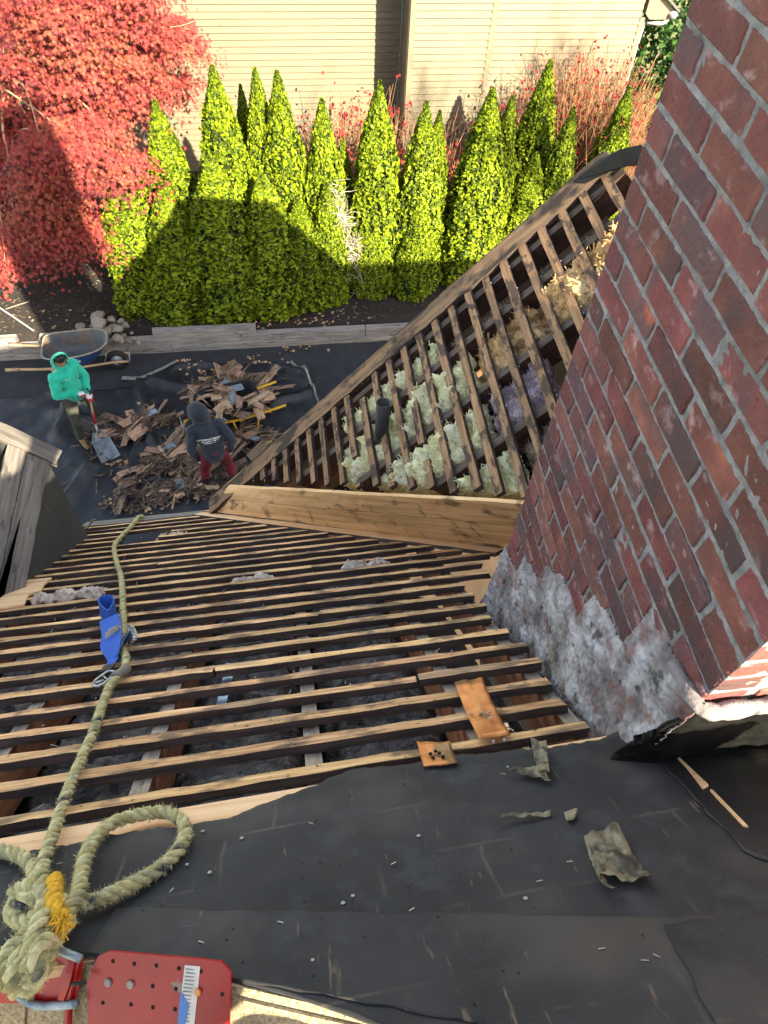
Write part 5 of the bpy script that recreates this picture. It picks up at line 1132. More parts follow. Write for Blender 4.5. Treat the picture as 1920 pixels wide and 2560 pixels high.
def figure(loc, rz, J, hoodie, trousers, bootm, label, hood_ellip, skin_body=True):
    """J: joint dictionary in local coordinates (x right, y forward, z up)"""
    p = empty('person', loc, rz); tag(p, label, 'person'); V = {k_: Vector(v) for k_, v in J.items()}
    hd = V['head']; up = (hd - V['neck']).normalized()
    caps = [(V['pelvis'], V['waist'], .125, .12), (V['waist'], V['chest'], .12, .13), (V['chest'], V['neck'], .11, .055), (V['neck'], hd, .052, .05)]
    for s_ in 'lr':
        caps += [(V['chest'] + (V['sh' + s_] - V['chest']) * .3, V['sh' + s_], .08, .06), (V['sh' + s_], V['el' + s_], .052, .042), (V['el' + s_], V['wr' + s_], .042, .028), (V['hip' + s_], V['kn' + s_], .085, .056), (V['kn' + s_], V['an' + s_], .056, .040), (V['pelvis'], V['hip' + s_], .10, .085)]
    fw = V['face'].normalized(); rt = fw.cross(up).normalized()
    caps += [(hd + up * .03 - fw * .015, hd + up * .05 + fw * .0, .088, .085), (hd - up * .03 + fw * .03, hd - up * .075 + fw * .048, .062, .040),
             (hd + fw * .082 + up * .015, hd + fw * .105 - up * .022, .010, .015), (hd + fw * .085 - up * .055, hd + fw * .087 - up * .056, .022, .022)]
    for sg in (-1, 1): caps += [(hd + rt * .085 * sg + up * .01, hd + rt * .09 * sg - up * .03, .016, .012), (hd + rt * .035 * sg + fw * .068 - up * .02, hd + rt * .04 * sg + fw * .06 - up * .03, .026, .024)]
    body = remeshed('body', caps, .011, [MT['skin']], p, 2)
    for sg in (-1, 1):
        m_ = MB(); c = hd + rt * .034 * sg + fw * .083 + up * .016; m_.tube([c - rt * .012, c + rt * .012], [.006, .006], 8); m_.build('eye', MT['hair'], body)
        m_ = MB(); c = hd + rt * .034 * sg + fw * .088 + up * .038; m_.tube([c - rt * .017, c + rt * .017], .005, 6); m_.build('eyebrow', MT['hair'], body)
    m_ = MB(); c = hd + fw * .096 - up * .048; m_.tube([c - rt * .022, c + rt * .022], .006, 8); m_.build('mouth', flat('lips', srgb(150, 84, 80), .6), body)
    # trousers
    tc = [(V['pelvis'] + Vector((0, 0, .06)), V['pelvis'], .15, .15)]
    for s_ in 'lr': tc += [(V['pelvis'], V['hip' + s_], .13, .115), (V['hip' + s_], V['kn' + s_], .112, .082), (V['kn' + s_], V['an' + s_] + Vector((0, 0, .07)), .080, .066)]
    remeshed('trousers', tc, .014, [trousers], p, 3, .012)
    hc = [(V['pelvis'] + (V['waist'] - V['pelvis']) * .15, V['waist'], .175, .175), (V['waist'], V['chest'], .178, .17), (V['chest'], V['neck'] - up * .02, .145, .085)]
    for s_ in 'lr': hc += [(V['chest'], V['sh' + s_], .13, .095), (V['sh' + s_], V['el' + s_], .088, .072), (V['el' + s_], V['el' + s_] + (V['wr' + s_] - V['el' + s_]) * .94, .072, .05)]
    hood = remeshed('hoodie', hc, .013, [hoodie], p, 3, .015)
    # hood: open shell round the head
    R3 = hood_ellip; bm = bmesh.new(); bmesh.ops.create_uvsphere(bm, u_segments=28, v_segments=20, radius=1); ctr = hd + up * .03 - fw * .03
    B = Matrix((rt, fw, up)).transposed().to_4x4(); M = Matrix.Translation(ctr) @ B @ Matrix.Diagonal((R3[0], R3[1], R3[2], 1))
    dele = [f for f in bm.faces if f.calc_center_median().y > .62 and f.calc_center_median().z > -.75 and f.calc_center_median().z < .72]; bmesh.ops.delete(bm, geom=dele, context='FACES')
    for v in bm.verts:
        if v.co.y < -.2: v.co.z += .18 * max(0, v.co.z) * -v.co.y; v.co.y *= 1.12
        if v.co.z < -.5: v.co.x *= 1.25; v.co.y *= 1.15
    bm.transform(M); me = bpy.data.meshes.new('hood'); bm.to_mesh(me); bm.free()
    for v in me.vertices: v.co += Vector((noise.noise(v.co * 14), noise.noise(v.co * 14 + Vector((3, 3, 3))), noise.noise(v.co * 14 + Vector((7, 7, 7))))) * .008
    for q in me.polygons: q.use_smooth = True
    h = link('hood', me, [hoodie], hood); s_ = h.modifiers.new('t', 'SOLIDIFY'); s_.thickness = .014; s_.offset = -1
    for s_ in 'lr':
        f2 = V.get('ft' + s_, fw); boot(p, V['an' + s_], (f2.x, f2.y), bootm)
    return p, V, hood
# worker in teal: faces the camera's right, looking up
f1, f2_ = at_z(180, 958, .03), at_z(214, 912, .03)
gc = (f1 + f2_) / 2; tz = gz(gc.x, gc.y)
rzg = math.radians(-128)           # local +y -> world direction
cg, sg_ = math.cos(-rzg), math.sin(-rzg)
def tolocal(p, o, rz): d = Vector(p) - Vector(o); c, s = math.cos(-rz), math.sin(-rz); return Vector((d.x * c - d.y * s, d.x * s + d.y * c, d.z))
org = Vector((gc.x, gc.y, tz - .01))
grip_w = at_z(189, 848, 1.02); free_w = at_z(166, 850, 1.12)
grip_l, free_l = tolocal(grip_w, org, rzg), tolocal(free_w, org, rzg)
fl1, fl2 = tolocal(f1, org, rzg), tolocal(f2_, org, rzg)
pel = Vector(((fl1.x + fl2.x) / 2, -.03, .90))
ls, rs = (fl1, fl2) if fl1.x < fl2.x else (fl2, fl1)
sl_h, sr_h = (free_l, grip_l) if free_l.x < grip_l.x else (grip_l, free_l)
print('teal', org, fl1, fl2, grip_l, free_l)
ch = pel + Vector((0, .0, .40)); 
def lim(sh, wr, L=.54):
    d = wr - sh
    return sh + d.normalized() * L if d.length > L else wr
shl, shr = ch + Vector((-.19, 0, .07)), ch + Vector((.19, 0, .07))
def elbow(sh, wr, out):
    d = wr - sh; L = .29; h = math.sqrt(max(0.0, L * L - (d.length / 2) ** 2)); o = Vector(out); o = (o - d.normalized() * o.dot(d.normalized())).normalized(); return sh + d / 2 + o * h
wl_, wr_ = lim(shl, sl_h), lim(shr, sr_h)
J = dict(pelvis=pel, waist=pel + Vector((0, 0, .17)), chest=ch, neck=ch + Vector((0, .01, .17)), head=ch + Vector((0, .03, .29)), face=(.25, .75, .62), shl=shl, shr=shr, wrl=wl_, wrr=wr_, ell=elbow(shl, wl_, (-.8, -.3, -.6)), elr=elbow(shr, wr_, (.8, -.3, -.6)),
         hipl=pel + Vector((-.10, 0, -.04)), hipr=pel + Vector((.10, 0, -.04)), knl=Vector((ls.x * .75 - .03, .05 + ls.y * .5, .47)), knr=Vector((rs.x * .75 + .03, .05 + rs.y * .5, .47)), anl=Vector((ls.x, ls.y, .08)), anr=Vector((rs.x, rs.y, .08)), ftl=(-.25, 1, 0), ftr=(.35, 1, 0))
pg, VG, hg = figure(org, rzg, J, MT['teal'], MT['olive'], MT['boot'], 'person in teal hooded sweatshirt and olive trousers looking up, holding a scoop shovel', (.135, .150, .165))
hand(pg, wl_, (wl_ - VG['ell']) + Vector((0, .1, 0)), (0, .1, -1), curl=.55, side=1); hand(pg, wr_, (wr_ - VG['elr']) + Vector((0, .05, 0)), (0, .3, -1), curl=1.0, side=-1)
hd_ = VG['head']; fw_ = VG['face'].normalized(); up_ = (hd_ - VG['neck']).normalized(); rt_ = fw_.cross(up_).normalized()
cap_ = remeshed('cap', [(hd_ + up_ * .07 - fw_ * .01, hd_ + up_ * .065 + fw_ * .035, .088, .080), (hd_ + up_ * .055 + fw_ * .09 - rt_ * .03, hd_ + up_ * .055 + fw_ * .09 + rt_ * .03, .02, .02), (hd_ + up_ * .05 + fw_ * .125 - rt_ * .02, hd_ + up_ * .05 + fw_ * .125 + rt_ * .02, .013, .013)], .01, [MT['blackboot']], pg, 2)
bvh = BVHTree.FromPolygons([v.co.copy() for v in hg.data.vertices], [list(p.vertices) for p in hg.data.polygons])
def project_text(txt, size, c, rt, up, dirn, mat, parent, bold=.0):
    me = text_mesh(txt, size, mat, ext=0.0, bold=bold)
    bm = bmesh.new(); bm.from_mesh(me); bmesh.ops.subdivide_edges(bm, edges=[e for e in bm.edges if e.calc_length() > .02], cuts=2)
    for v in bm.verts:
        p = Vector(c) + Vector(rt) * v.co.x + Vector(up) * v.co.y; h = bvh.ray_cast(p, Vector(dirn)); v.co = (h[0] - Vector(dirn) * .004) if h[0] is not None else p
    bm.to_mesh(me); bm.free(); return link('lettering', me, None, parent)
LOGO = (ch + Vector((.07, .6, .02)), hg)
# shovel held by the worker in teal
tip = at_z(240, 992, .05); neck_ = at_z(211, 938, .14); tip.z = gz(tip.x, tip.y) + .02; wg = pg.matrix_basis @ wr_ if sr_h is grip_l else pg.matrix_basis @ wl_
sh_ = empty('shovel', tip); tag(sh_, 'grey scoop shovel with wooden shaft and red sticker in the teal worker hand', 'shovel')
top = wg + Vector((0.02, 0, .05)); ax = (neck_ - top).normalized()
iv3 = Matrix.Translation(-tip)
def shp(mb, name, mats, **k): o = mb.build(name, mats, sh_, **k); o.data.transform(iv3); return o
m_ = MB(); m_.tube([top + ax * .08, neck_ + ax * .03], .017, 10); shaft = shp(m_, 'shaft', [MT['ash']])
m_ = MB(); m_.tube([top + (neck_ - top) * .50, top + (neck_ - top) * .74], .0185, 10); o = m_.build('sticker', [flat('red_sticker', srgb(176, 30, 40), .6)], shaft); o.data.transform(iv3)
sd = ax.cross(Vector((0, 0, 1))).normalized(); m_ = MB()
m_.tube(spline([top + ax * .14, top + ax * .06 + sd * .045, top - sd * .0 + sd * .055, top - ax * .012 + sd * .03, top - ax * .012 - sd * .03, top - sd * .055, top + ax * .06 - sd * .045, top + ax * .14], .02), .014, 8); shp(m_, 'grip', [MT['black_rubber']])
bd = (tip - neck_); bl = bd.length; bd.normalize(); bs_ = bd.cross(Vector((0, 0, 1))).normalized(); bn = bs_.cross(bd); vs, fs = [], []
n1, n2 = 22, 20
for i in range(n1 + 1):
    t = i / n1; wd = .15 * min(1, .35 + 2.6 * t) if t < .3 else .15 + .02 * (t - .3)
    for j in range(n2 + 1):
        s = j / n2 * 2 - 1; wall = .075 * max(0, abs(s) - .72) / .28 * (1 - .75 * t) + (.09 * max(0, 1 - t * 5)) * (1 - s * s * .3)
        rib = .007 * (1 if abs(((s * 3.5) % 1) - .5) < .16 and .25 < t < .97 and abs(s) < .75 else 0)
        vs.append(neck_ + bd * (bl * t) + bs_ * (wd * s) + bn * (wall + rib - .01))
for i in range(n1):
    for j in range(n2): fs.append((i * (n2 + 1) + j, i * (n2 + 1) + j + 1, (i + 1) * (n2 + 1) + j + 1, (i + 1) * (n2 + 1) + j))
m_ = MB(); m_.add(vs, fs, 0, True); o = shp(m_, 'scoop', [pmat('scoop_grey', [(0.3, srgb(104, 112, 116)), (0.7, srgb(148, 156, 158))], 8, rough=.45, bump=.1, metal=.4)]); s_ = o.modifiers.new('t', 'SOLIDIFY'); s_.thickness = .004
m_ = MB(); m_.tube([neck_ - ax * .22, neck_ + bd * .06], [.019, .024], 10); shp(m_, 'socket', [MT['steel']])

# worker in navy, seen from behind, bending over the heap
f1, f2_ = at_z(447, 1046, .03), at_z(508, 1046, .03); gc = (f1 + f2_) / 2; rzn = math.radians(12); org = Vector((gc.x, gc.y, gz(gc.x, gc.y) - .01))
fl1, fl2 = tolocal(f1, org, rzn), tolocal(f2_, org, rzn)
pel = Vector((0, -.07, .83)); ch = pel + Vector((-.02, .24, .29)); shl, shr = ch + Vector((-.20, .01, .05)), ch + Vector((.20, .01, .05)); wl_, wr_ = pel + Vector((-.25, .06, -.12)), pel + Vector((.27, .07, -.08))
J = dict(pelvis=pel, waist=pel + Vector((0, .08, .16)), chest=ch, neck=ch + Vector((-.03, .11, .10)), head=ch + Vector((-.06, .20, .17)), face=(-.2, .8, -.5), shl=shl, shr=shr, wrl=wl_, wrr=wr_, ell=elbow(shl, wl_, (-.5, -.9, 0)), elr=elbow(shr, wr_, (.5, -.9, 0)),
         hipl=pel + Vector((-.10, 0, -.04)), hipr=pel + Vector((.10, 0, -.04)), knl=Vector((fl1.x * .85, .03, .46)), knr=Vector((fl2.x * .85, .05, .46)), anl=Vector((fl1.x, fl1.y, .08)), anr=Vector((fl2.x, fl2.y, .08)), ftl=(-.3, 1, 0), ftr=(.3, 1, 0))
pn, VN, hn = figure(org, rzn, J, MT['navy'], MT['maroon'], MT['blackboot'], 'person in navy hooded sweatshirt and maroon trousers bending over the debris, back turned', (.15, .165, .17))
hand(pn, wl_, (wl_ - VN['ell']) + Vector((0, 0, -.1)), (.6, .6, -.2), curl=.5, side=-1); hand(pn, wr_, (wr_ - VN['elr']) + Vector((0, 0, -.1)), (-.6, .6, -.2), curl=.5, side=1)
bvh = BVHTree.FromPolygons([v.co.copy() for v in hn.data.vertices], [list(p.vertices) for p in hn.data.polygons])
spn = (ch - pel).normalized(); bk = Vector((0, -1, 0)); bk = (bk - spn * bk.dot(spn)).normalized(); mid_ = pel + (ch - pel) * .60
project_text('TRI CONTRACTING LLC', .034, mid_ + bk * .6 + spn * .03, (1, 0, 0), spn, -bk, MT['white'], hn, .0015)
def project_bars(c, rt, up, dirn, n, L, h, mat, parent):
    m_ = MB(); x = -L / 2
    while x < L / 2:
        wd = R.uniform(.006, .014); hh = h * R.uniform(.55, 1); q = []
        for (dx, dy) in ((0, 0), (wd, 0), (wd, hh), (0, hh)):
            p = Vector(c) + Vector(rt) * (x + dx) + Vector(up) * dy; t = bvh.ray_cast(p, Vector(dirn)); q.append((t[0] - Vector(dirn) * .004) if t[0] is not None else None)
        if None not in q: m_.add(q, [(0, 1, 2, 3)]); x += wd + R.choice((.004, .004, .005, .016))
    m_.build('lettering', mat, parent, recalc=False)
bvh2 = bvh
bvh = BVHTree.FromPolygons([v.co.copy() for v in hg.data.vertices], [list(p.vertices) for p in hg.data.polygons])
project_bars(LOGO[0], (-1, 0, 0), (0, 0, 1), (0, -1, 0), 5, .07, .022, MT['white'], hg)
bvh = bvh2
project_bars(mid_ + bk * .6 - spn * .006, (1, 0, 0), spn, -bk, 20, .24, .016, MT['white'], hn)
project_bars(mid_ + bk * .6 - spn * .028, (1, 0, 0), spn, -bk, 20, .17, .012, MT['white'], hn)

# the roofer who takes the picture crouches on the sunny slope just behind the viewpoint
zr = BR(0.35, 0.62).z; pp_ = BR(0.35, 0.62); pp_ = Vector((-0.17, -0.46, 0)); ab = (pp_ - BR.o); zr = (BR.o - BR.n * ((pp_ - BR.o).dot(BR.n) / BR.n.z) * 0).z; zr = BR.o.z - ((pp_.x - BR.o.x) * BR.n.x + (pp_.y - BR.o.y) * BR.n.y) / BR.n.z
pel = Vector((0, -.12, .34)); ch = pel + Vector((0, .10, .38)); shl, shr = ch + Vector((-.20, 0, .06)), ch + Vector((.20, 0, .06)); wl_, wr_ = ch + Vector((-.10, .30, .34)), ch + Vector((.12, .30, .34))
J = dict(pelvis=pel, waist=pel + Vector((0, .03, .17)), chest=ch, neck=ch + Vector((0, .03, .16)), head=ch + Vector((0, .06, .28)), face=(0, .9, .1), shl=shl, shr=shr, wrl=wl_, wrr=wr_, ell=elbow(shl, wl_, (-1, 0, -.8)), elr=elbow(shr, wr_, (1, 0, -.8)),
         hipl=pel + Vector((-.12, 0, -.02)), hipr=pel + Vector((.12, 0, -.02)), knl=Vector((-.33, .16, .50)), knr=Vector((.22, .14, .50)), anl=Vector((-.24, .0, .08)), anr=Vector((.18, -.02, .08)), ftl=(-.4, 1, 0), ftr=(.4, 1, 0))
pq, VQ, hq = figure((pp_.x, pp_.y, zr - .02), 0.0, J, MT['navy'], MT['olive'], MT['boot'], 'person in dark hooded sweatshirt crouching on the ridge behind the viewpoint', (.14, .155, .165))
hand(pq, wl_, (.2, .9, .3), (1, 0, 0), curl=.7, side=1); hand(pq, wr_, (-.2, .9, .3), (-1, 0, 0), curl=.7, side=-1)
# ------------------------------------------------------------------ plants
def leafcloud(name, P, Nn, size, shape, mats, mi=None, parent=None):
    """one small leaf polygon (given in the x,y plane) per point, facing Nn with random spin"""
    n = len(P); s = np.asarray(shape); k = len(s)
    Nn = Nn / np.linalg.norm(Nn, axis=1, keepdims=True); rv = NR.normal(size=(n, 3)); T = rv - Nn * (rv * Nn).sum(1, keepdims=True); T /= np.linalg.norm(T, axis=1, keepdims=True); B = np.cross(Nn, T)
    v = P[:, None, :] + size[:, None, None] * (T[:, None, :] * s[None, :, 0, None] + B[:, None, :] * s[None, :, 1, None] + Nn[:, None, :] * s[None, :, 2, None])
    f = np.arange(n * k).reshape(n, k); me = npmesh(name, v.reshape(-1, 3), f, False, mi); return link(name, me, mats, parent)
def greens(nm, a, b, c, tr=.25): return [pmat(nm + '_%d' % i, [(0.35, x), (0.65, tuple(q * 1.35 for q in x))], 2.5, rough=.6, bump=0, trans=tr, spec=.2) for i, x in enumerate((a, b, c))]
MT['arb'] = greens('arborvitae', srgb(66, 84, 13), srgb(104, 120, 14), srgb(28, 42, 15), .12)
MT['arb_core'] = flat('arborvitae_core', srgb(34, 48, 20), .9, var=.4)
MT['bark'] = pmat('bark', [(0.3, srgb(72, 60, 50)), (0.7, srgb(112, 98, 84))], 8, (3, 3, 1), .95, .6)
spray = [(-.25, -1, 0), (.25, -1, 0.02), (.65, -.1, .12), (.42, .7, .05), (0, 1.15, -.08), (-.42, .7, .05), (-.65, -.1, .12)]
def arb_variant(seed, n=26000, mult=False):
    rg = np.random.default_rng(seed)
    t = rg.random(n) ** 1.25; ph = rg.random(n) * 2 * np.pi
    prof = lambda t: np.clip(1 - t ** 1.9, 0, 1) ** .9 * np.minimum(1, .86 + t * 1.4)
    rad = np.array([1.0 + .20 * noise.noise((math.cos(p) * 1.6 + seed, math.sin(p) * 1.6, tt * 6)) + .26 * noise.noise((math.cos(p) * 5, math.sin(p) * 5 + seed, tt * 11)) + .14 * noise.noise((math.cos(p) * 11, math.sin(p) * 11 + seed, tt * 30)) for p, tt in zip(ph, t)])
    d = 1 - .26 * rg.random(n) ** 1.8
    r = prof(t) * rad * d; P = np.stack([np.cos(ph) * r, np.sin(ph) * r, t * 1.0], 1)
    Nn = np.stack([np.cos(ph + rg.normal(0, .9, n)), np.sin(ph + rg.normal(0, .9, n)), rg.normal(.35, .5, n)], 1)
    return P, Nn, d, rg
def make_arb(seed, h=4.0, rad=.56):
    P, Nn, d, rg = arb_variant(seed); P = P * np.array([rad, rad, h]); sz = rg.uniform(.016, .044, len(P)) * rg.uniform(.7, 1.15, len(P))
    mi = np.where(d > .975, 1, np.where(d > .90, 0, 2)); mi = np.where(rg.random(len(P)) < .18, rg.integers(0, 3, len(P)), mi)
    # droop along the branchlet direction: sprays point up and out
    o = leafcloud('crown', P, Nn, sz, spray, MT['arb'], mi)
    vs, fs = [], []; n = 18; lv = 14
    for i in range(lv + 1):
        t = i / lv * .96; rr = rad * .80 * (1 - t ** 1.9) ** .9 * min(1, .86 + t * 1.4)
        for k_ in range(n): a = 6.2832 * k_ / n; q = 1 + .2 * noise.noise((math.cos(a) * 1.6 + seed, math.sin(a) * 1.6, t * 6)); vs.append((math.cos(a) * rr * q, math.sin(a) * rr * q, t * h))
    for i in range(lv):
        for k_ in range(n): fs.append((i * n + k_, i * n + (k_ + 1) % n, (i + 1) * n + (k_ + 1) % n, (i + 1) * n + k_))
    m_ = MB(); m_.add(vs, fs, 0, True); core = m_.mesh('branches'); core.materials.append(MT['arb_core'])
    m_ = MB(); m_.tube([(0, 0, -.1), (0, 0, h * .5)], [.05, .03], 8); tr = m_.mesh('trunk'); tr.materials.append(MT['bark'])
    return o, core, tr
protos = [make_arb(s) for s in (3, 11, 23, 37)]
AT = [(250, 300, 11.95, .95, 'broad low evergreen leaning out under the red maple at the left end'), (333, 216, 12.1, .88, 'evergreen column beside the red maple, second from the left'), (458, 143, 12.15, .95, 'tall broad pointed evergreen left of the pair of twin tips'), (519, 185, 13.0, .55, 'small dark shaded evergreen tip behind the hedge'),
      (550, 148, 12.4, .72, 'slender evergreen, left one of the twin tall tips'), (598, 154, 12.2, .85, 'evergreen, right one of the twin tall tips'), (695, 214, 12.15, .80, 'shorter pointed evergreen just right of the twin tips'), (740, 300, 12.5, .6, 'low evergreen shoulder beside the dead grey branches'), (820, 176, 12.1, .85, 'tall evergreen in front of the shaded house corner'),
      (922, 220, 12.1, .80, 'evergreen with a dark shadow on its lower half'), (950, 240, 12.4, .6, 'narrow evergreen tip touching its taller neighbour right of the house corner'), (1065, 192, 12.2, .95, 'wide evergreen left of the tall shaded one'), (1108, 207, 12.5, .65, 'thin evergreen tip behind the wide one'), (1190, 130, 13.3, .85, 'tallest evergreen at the right, partly shaded, before the red twigs'),
      (1240, 232, 12.5, .7, 'short evergreen beside the rake of the wing roof'), (1360, 190, 13.2, .75, 'rightmost small evergreen next to the chimney'), (1160, 330, 12.4, .8, 'low evergreen right behind the wing rake'), (1010, 420, 12.2, .7, 'low dark green shrub between two tall evergreens')]
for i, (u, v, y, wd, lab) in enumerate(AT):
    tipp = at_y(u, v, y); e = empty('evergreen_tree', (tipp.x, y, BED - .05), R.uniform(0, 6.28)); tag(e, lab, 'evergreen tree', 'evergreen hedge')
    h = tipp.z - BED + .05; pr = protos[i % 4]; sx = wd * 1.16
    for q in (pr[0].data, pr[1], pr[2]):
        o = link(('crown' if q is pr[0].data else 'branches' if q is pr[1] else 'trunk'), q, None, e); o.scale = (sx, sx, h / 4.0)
CROWN = [(pr[0].data, pr[1], pr[2]) for pr in protos]
for pr in protos: bpy.data.objects.remove(pr[0])
# low front skirt shrubs in the shade
for i, (u, v, y, h, wd, lab) in enumerate(((318, 560, 11.7, 2.3, .95, 'low rounded evergreen at the front left in the shade'), (402, 540, 11.55, 2.0, 1.15, 'low rounded evergreen in the middle of the big shadow'), (500, 540, 11.5, 2.4, 1.2, 'low rounded evergreen behind the bamboo stake'), (592, 560, 11.6, 2.1, 1.15, 'low rounded evergreen at the right of the big shadow'), (655, 560, 11.65, 1.7, .9, 'low evergreen left of the dead grey branches'), (712, 560, 11.7, 1.9, .7, 'low evergreen under the dead grey branches'), (800, 600, 11.85, 1.5, .7, 'low dark evergreen beneath the tall one by the house corner'), (890, 600, 11.8, 1.6, .8, 'low dark evergreen next to the wing eave'))):
    p = at_z(u, 690, BED); e = empty('evergreen_shrub', (at_y(u, 640, y).x, y, BED - .05), R.uniform(0, 6)); tag(e, lab, 'evergreen shrub', 'low evergreens at the foot of the hedge')
    for nm, q in zip(('crown', 'branches', 'trunk'), CROWN[(i + 1) % 4]):
        o = link(nm, q, None, e); o.scale = (wd * 1.1, wd * 1.0, h / 3.2)

# dead grey branches between the evergreens
def twigs(mb, base, n, L, spread, r, lift=.3, mi=0, kinks=3, dirs=None):
    for _ in range(n):
        p = Vector(base) + Vector((R.gauss(0, .06), R.gauss(0, .05), R.uniform(-.5, .5))); d = Vector((R.gauss(.2, spread), R.gauss(-.6, spread * .6), R.gauss(lift, spread))).normalized(); pts = [p]; l = L * R.uniform(.4, 1)
        for k_ in range(kinks): d = (d + Vector((R.gauss(0, .25), R.gauss(0, .25), R.gauss(.05, .25)))).normalized(); pts.append(pts[-1] + d * l / kinks)
        mb.tube(pts, [r * (1 - .7 * k_ / kinks) for k_ in range(kinks + 1)], 4, mi, cap=False, smooth=False)
m_ = MB()
for u, v, n in ((728, 455, 90), (745, 510, 80), (765, 560, 70), (775, 590, 60)): twigs(m_, at_y(u, v, 11.75), n, .42, .55, .006)
m_.tube([at_y(718, 540, 11.75), at_y(722, 470, 11.8), at_y(730, 430, 11.9)], .022, 6)
tag(m_.build('dead_branches', pmat('dead_wood', [(0.3, srgb(150, 140, 128)), (0.7, srgb(196, 186, 172))], 6, rough=.9, bump=0), recalc=False), 'bare grey dead branches hanging between two evergreens', 'branches')

# Japanese maple
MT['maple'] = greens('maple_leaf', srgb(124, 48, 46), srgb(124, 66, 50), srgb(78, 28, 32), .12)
star = []
for k_ in range(14):
    a = math.pi * (-.5 + 2 * k_ / 14); rr = 1.0 if k_ % 2 == 0 else .30
    rr = .35 if k_ == 0 else rr
    star.append((math.cos(a) * rr, math.sin(a) * rr * 1.05, -.10 * rr))
mp_poly = [(-60, -60), (330, -60), (345, 20), (395, 55), (425, 110), (400, 170), (335, 200), (300, 240), (272, 262), (220, 285), (250, 330), (300, 348), (260, 375), (205, 390), (175, 385), (190, 430), (185, 480), (170, 512), (140, 530), (100, 522), (70, 560), (40, 610), (-60, 640)]
def inpoly(x, y, P):
    c = False; n = len(P)
    for i in range(n):
        (x1, y1), (x2, y2) = P[i], P[(i + 1) % n]
        if (y1 > y) != (y2 > y) and x < (x2 - x1) * (y - y1) / (y2 - y1) + x1: c = not c
    return c
holes = [(130, 385, 26), (215, 318, 20), (160, 430, 22), (165, 455, 18)]
trunkp = Vector((-5.6, 13.2, BED)); cl = []
while len(cl) < 210:
    u, v = R.uniform(-60, 430), R.uniform(-60, 640)
    if not inpoly(u, v, mp_poly) or any(math.hypot(u - a, v - b_) < r_ for a, b_, r_ in holes): continue
    yy = 12.3 + R.random() ** 1.5 * 2.2 + (0.9 if u > 300 else 0); yy = yy if not (u > 60 and v > 250) else R.uniform(11.35, 11.8); c = at_y(u, v, yy)
    if c.z < .5: continue
    cl.append(c)
for u, v in ((95, 300), (130, 310), (170, 300), (205, 345), (240, 350), (275, 345), (225, 370), (180, 350), (150, 345), (95, 380), (110, 410), (90, 440), (120, 450), (150, 480), (110, 490), (140, 515), (95, 510), (165, 500), (80, 350), (70, 400), (60, 470), (40, 540), (20, 590), (200, 325), (255, 365)):
    for _q in range(1): cl.append(at_y(u + R.gauss(0, 6), v + R.gauss(0, 6), R.uniform(11.2, 11.6)))
P, Nn, sz, mi = [], [], [], []
for c in cl:
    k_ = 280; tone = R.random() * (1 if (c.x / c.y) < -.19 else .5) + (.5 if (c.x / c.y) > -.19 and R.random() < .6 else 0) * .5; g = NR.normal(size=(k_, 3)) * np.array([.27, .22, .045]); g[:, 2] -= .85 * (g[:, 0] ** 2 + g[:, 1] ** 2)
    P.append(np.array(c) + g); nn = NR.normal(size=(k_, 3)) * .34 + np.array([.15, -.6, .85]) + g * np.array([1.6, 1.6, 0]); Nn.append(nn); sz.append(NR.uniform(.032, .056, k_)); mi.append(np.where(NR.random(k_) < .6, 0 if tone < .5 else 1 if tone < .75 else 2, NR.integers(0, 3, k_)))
mt = empty('japanese_maple', trunkp); tag(mt, 'large red japanese maple filling the upper left corner', 'maple tree')
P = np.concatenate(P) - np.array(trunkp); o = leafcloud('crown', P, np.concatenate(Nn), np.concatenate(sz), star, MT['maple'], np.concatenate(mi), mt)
m_ = MB(); m_.tube(spline([(0, 0, -.1), (.1, -.05, .8), (.3, 0, 1.7), (.8, .1, 2.8), (1.4, .1, 3.8)], .2), [.14 - .006 * i for i in range(len(spline([(0, 0, -.1), (.1, -.05, .8), (.3, 0, 1.7), (.8, .1, 2.8), (1.4, .1, 3.8)], .2)))], 10); m_.build('trunk', MT['bark'], mt)
m_ = MB()
for c in R.sample(cl, 110):
    q = Vector(c) - trunkp; a = Vector((.1, 0, .8)) + (Vector((1.4, .1, 3.8)) - Vector((.1, 0, .8))) * R.uniform(.1, 1); mid_ = a.lerp(q, .5) + Vector((R.gauss(0, .12), R.gauss(.1, .12), .22)); pt = spline([a, mid_, q], .18); m_.tube(pt, [.03 * (1 - .85 * i / len(pt)) for i in range(len(pt))], 5, cap=False)
for u0, v0, u1, v1 in ((330, 40, 385, -5), (345, 60, 420, 45), (360, 95, 430, 75), (300, 20, 340, -10), (380, 120, 440, 110), (395, 150, 445, 130)):
    m_.tube(spline([at_y(u0, v0, 13.6) - trunkp, at_y((u0 + u1) / 2 + 8, (v0 + v1) / 2 + 3, 13.6) - trunkp, at_y(u1, v1, 13.6) - trunkp], .1), .006, 4, cap=False)
m_.build('branches', pmat('pale_bark', [(0.3, srgb(150, 120, 96)), (0.7, srgb(196, 168, 136))], 8, rough=.9, bump=.2), mt, recalc=False)

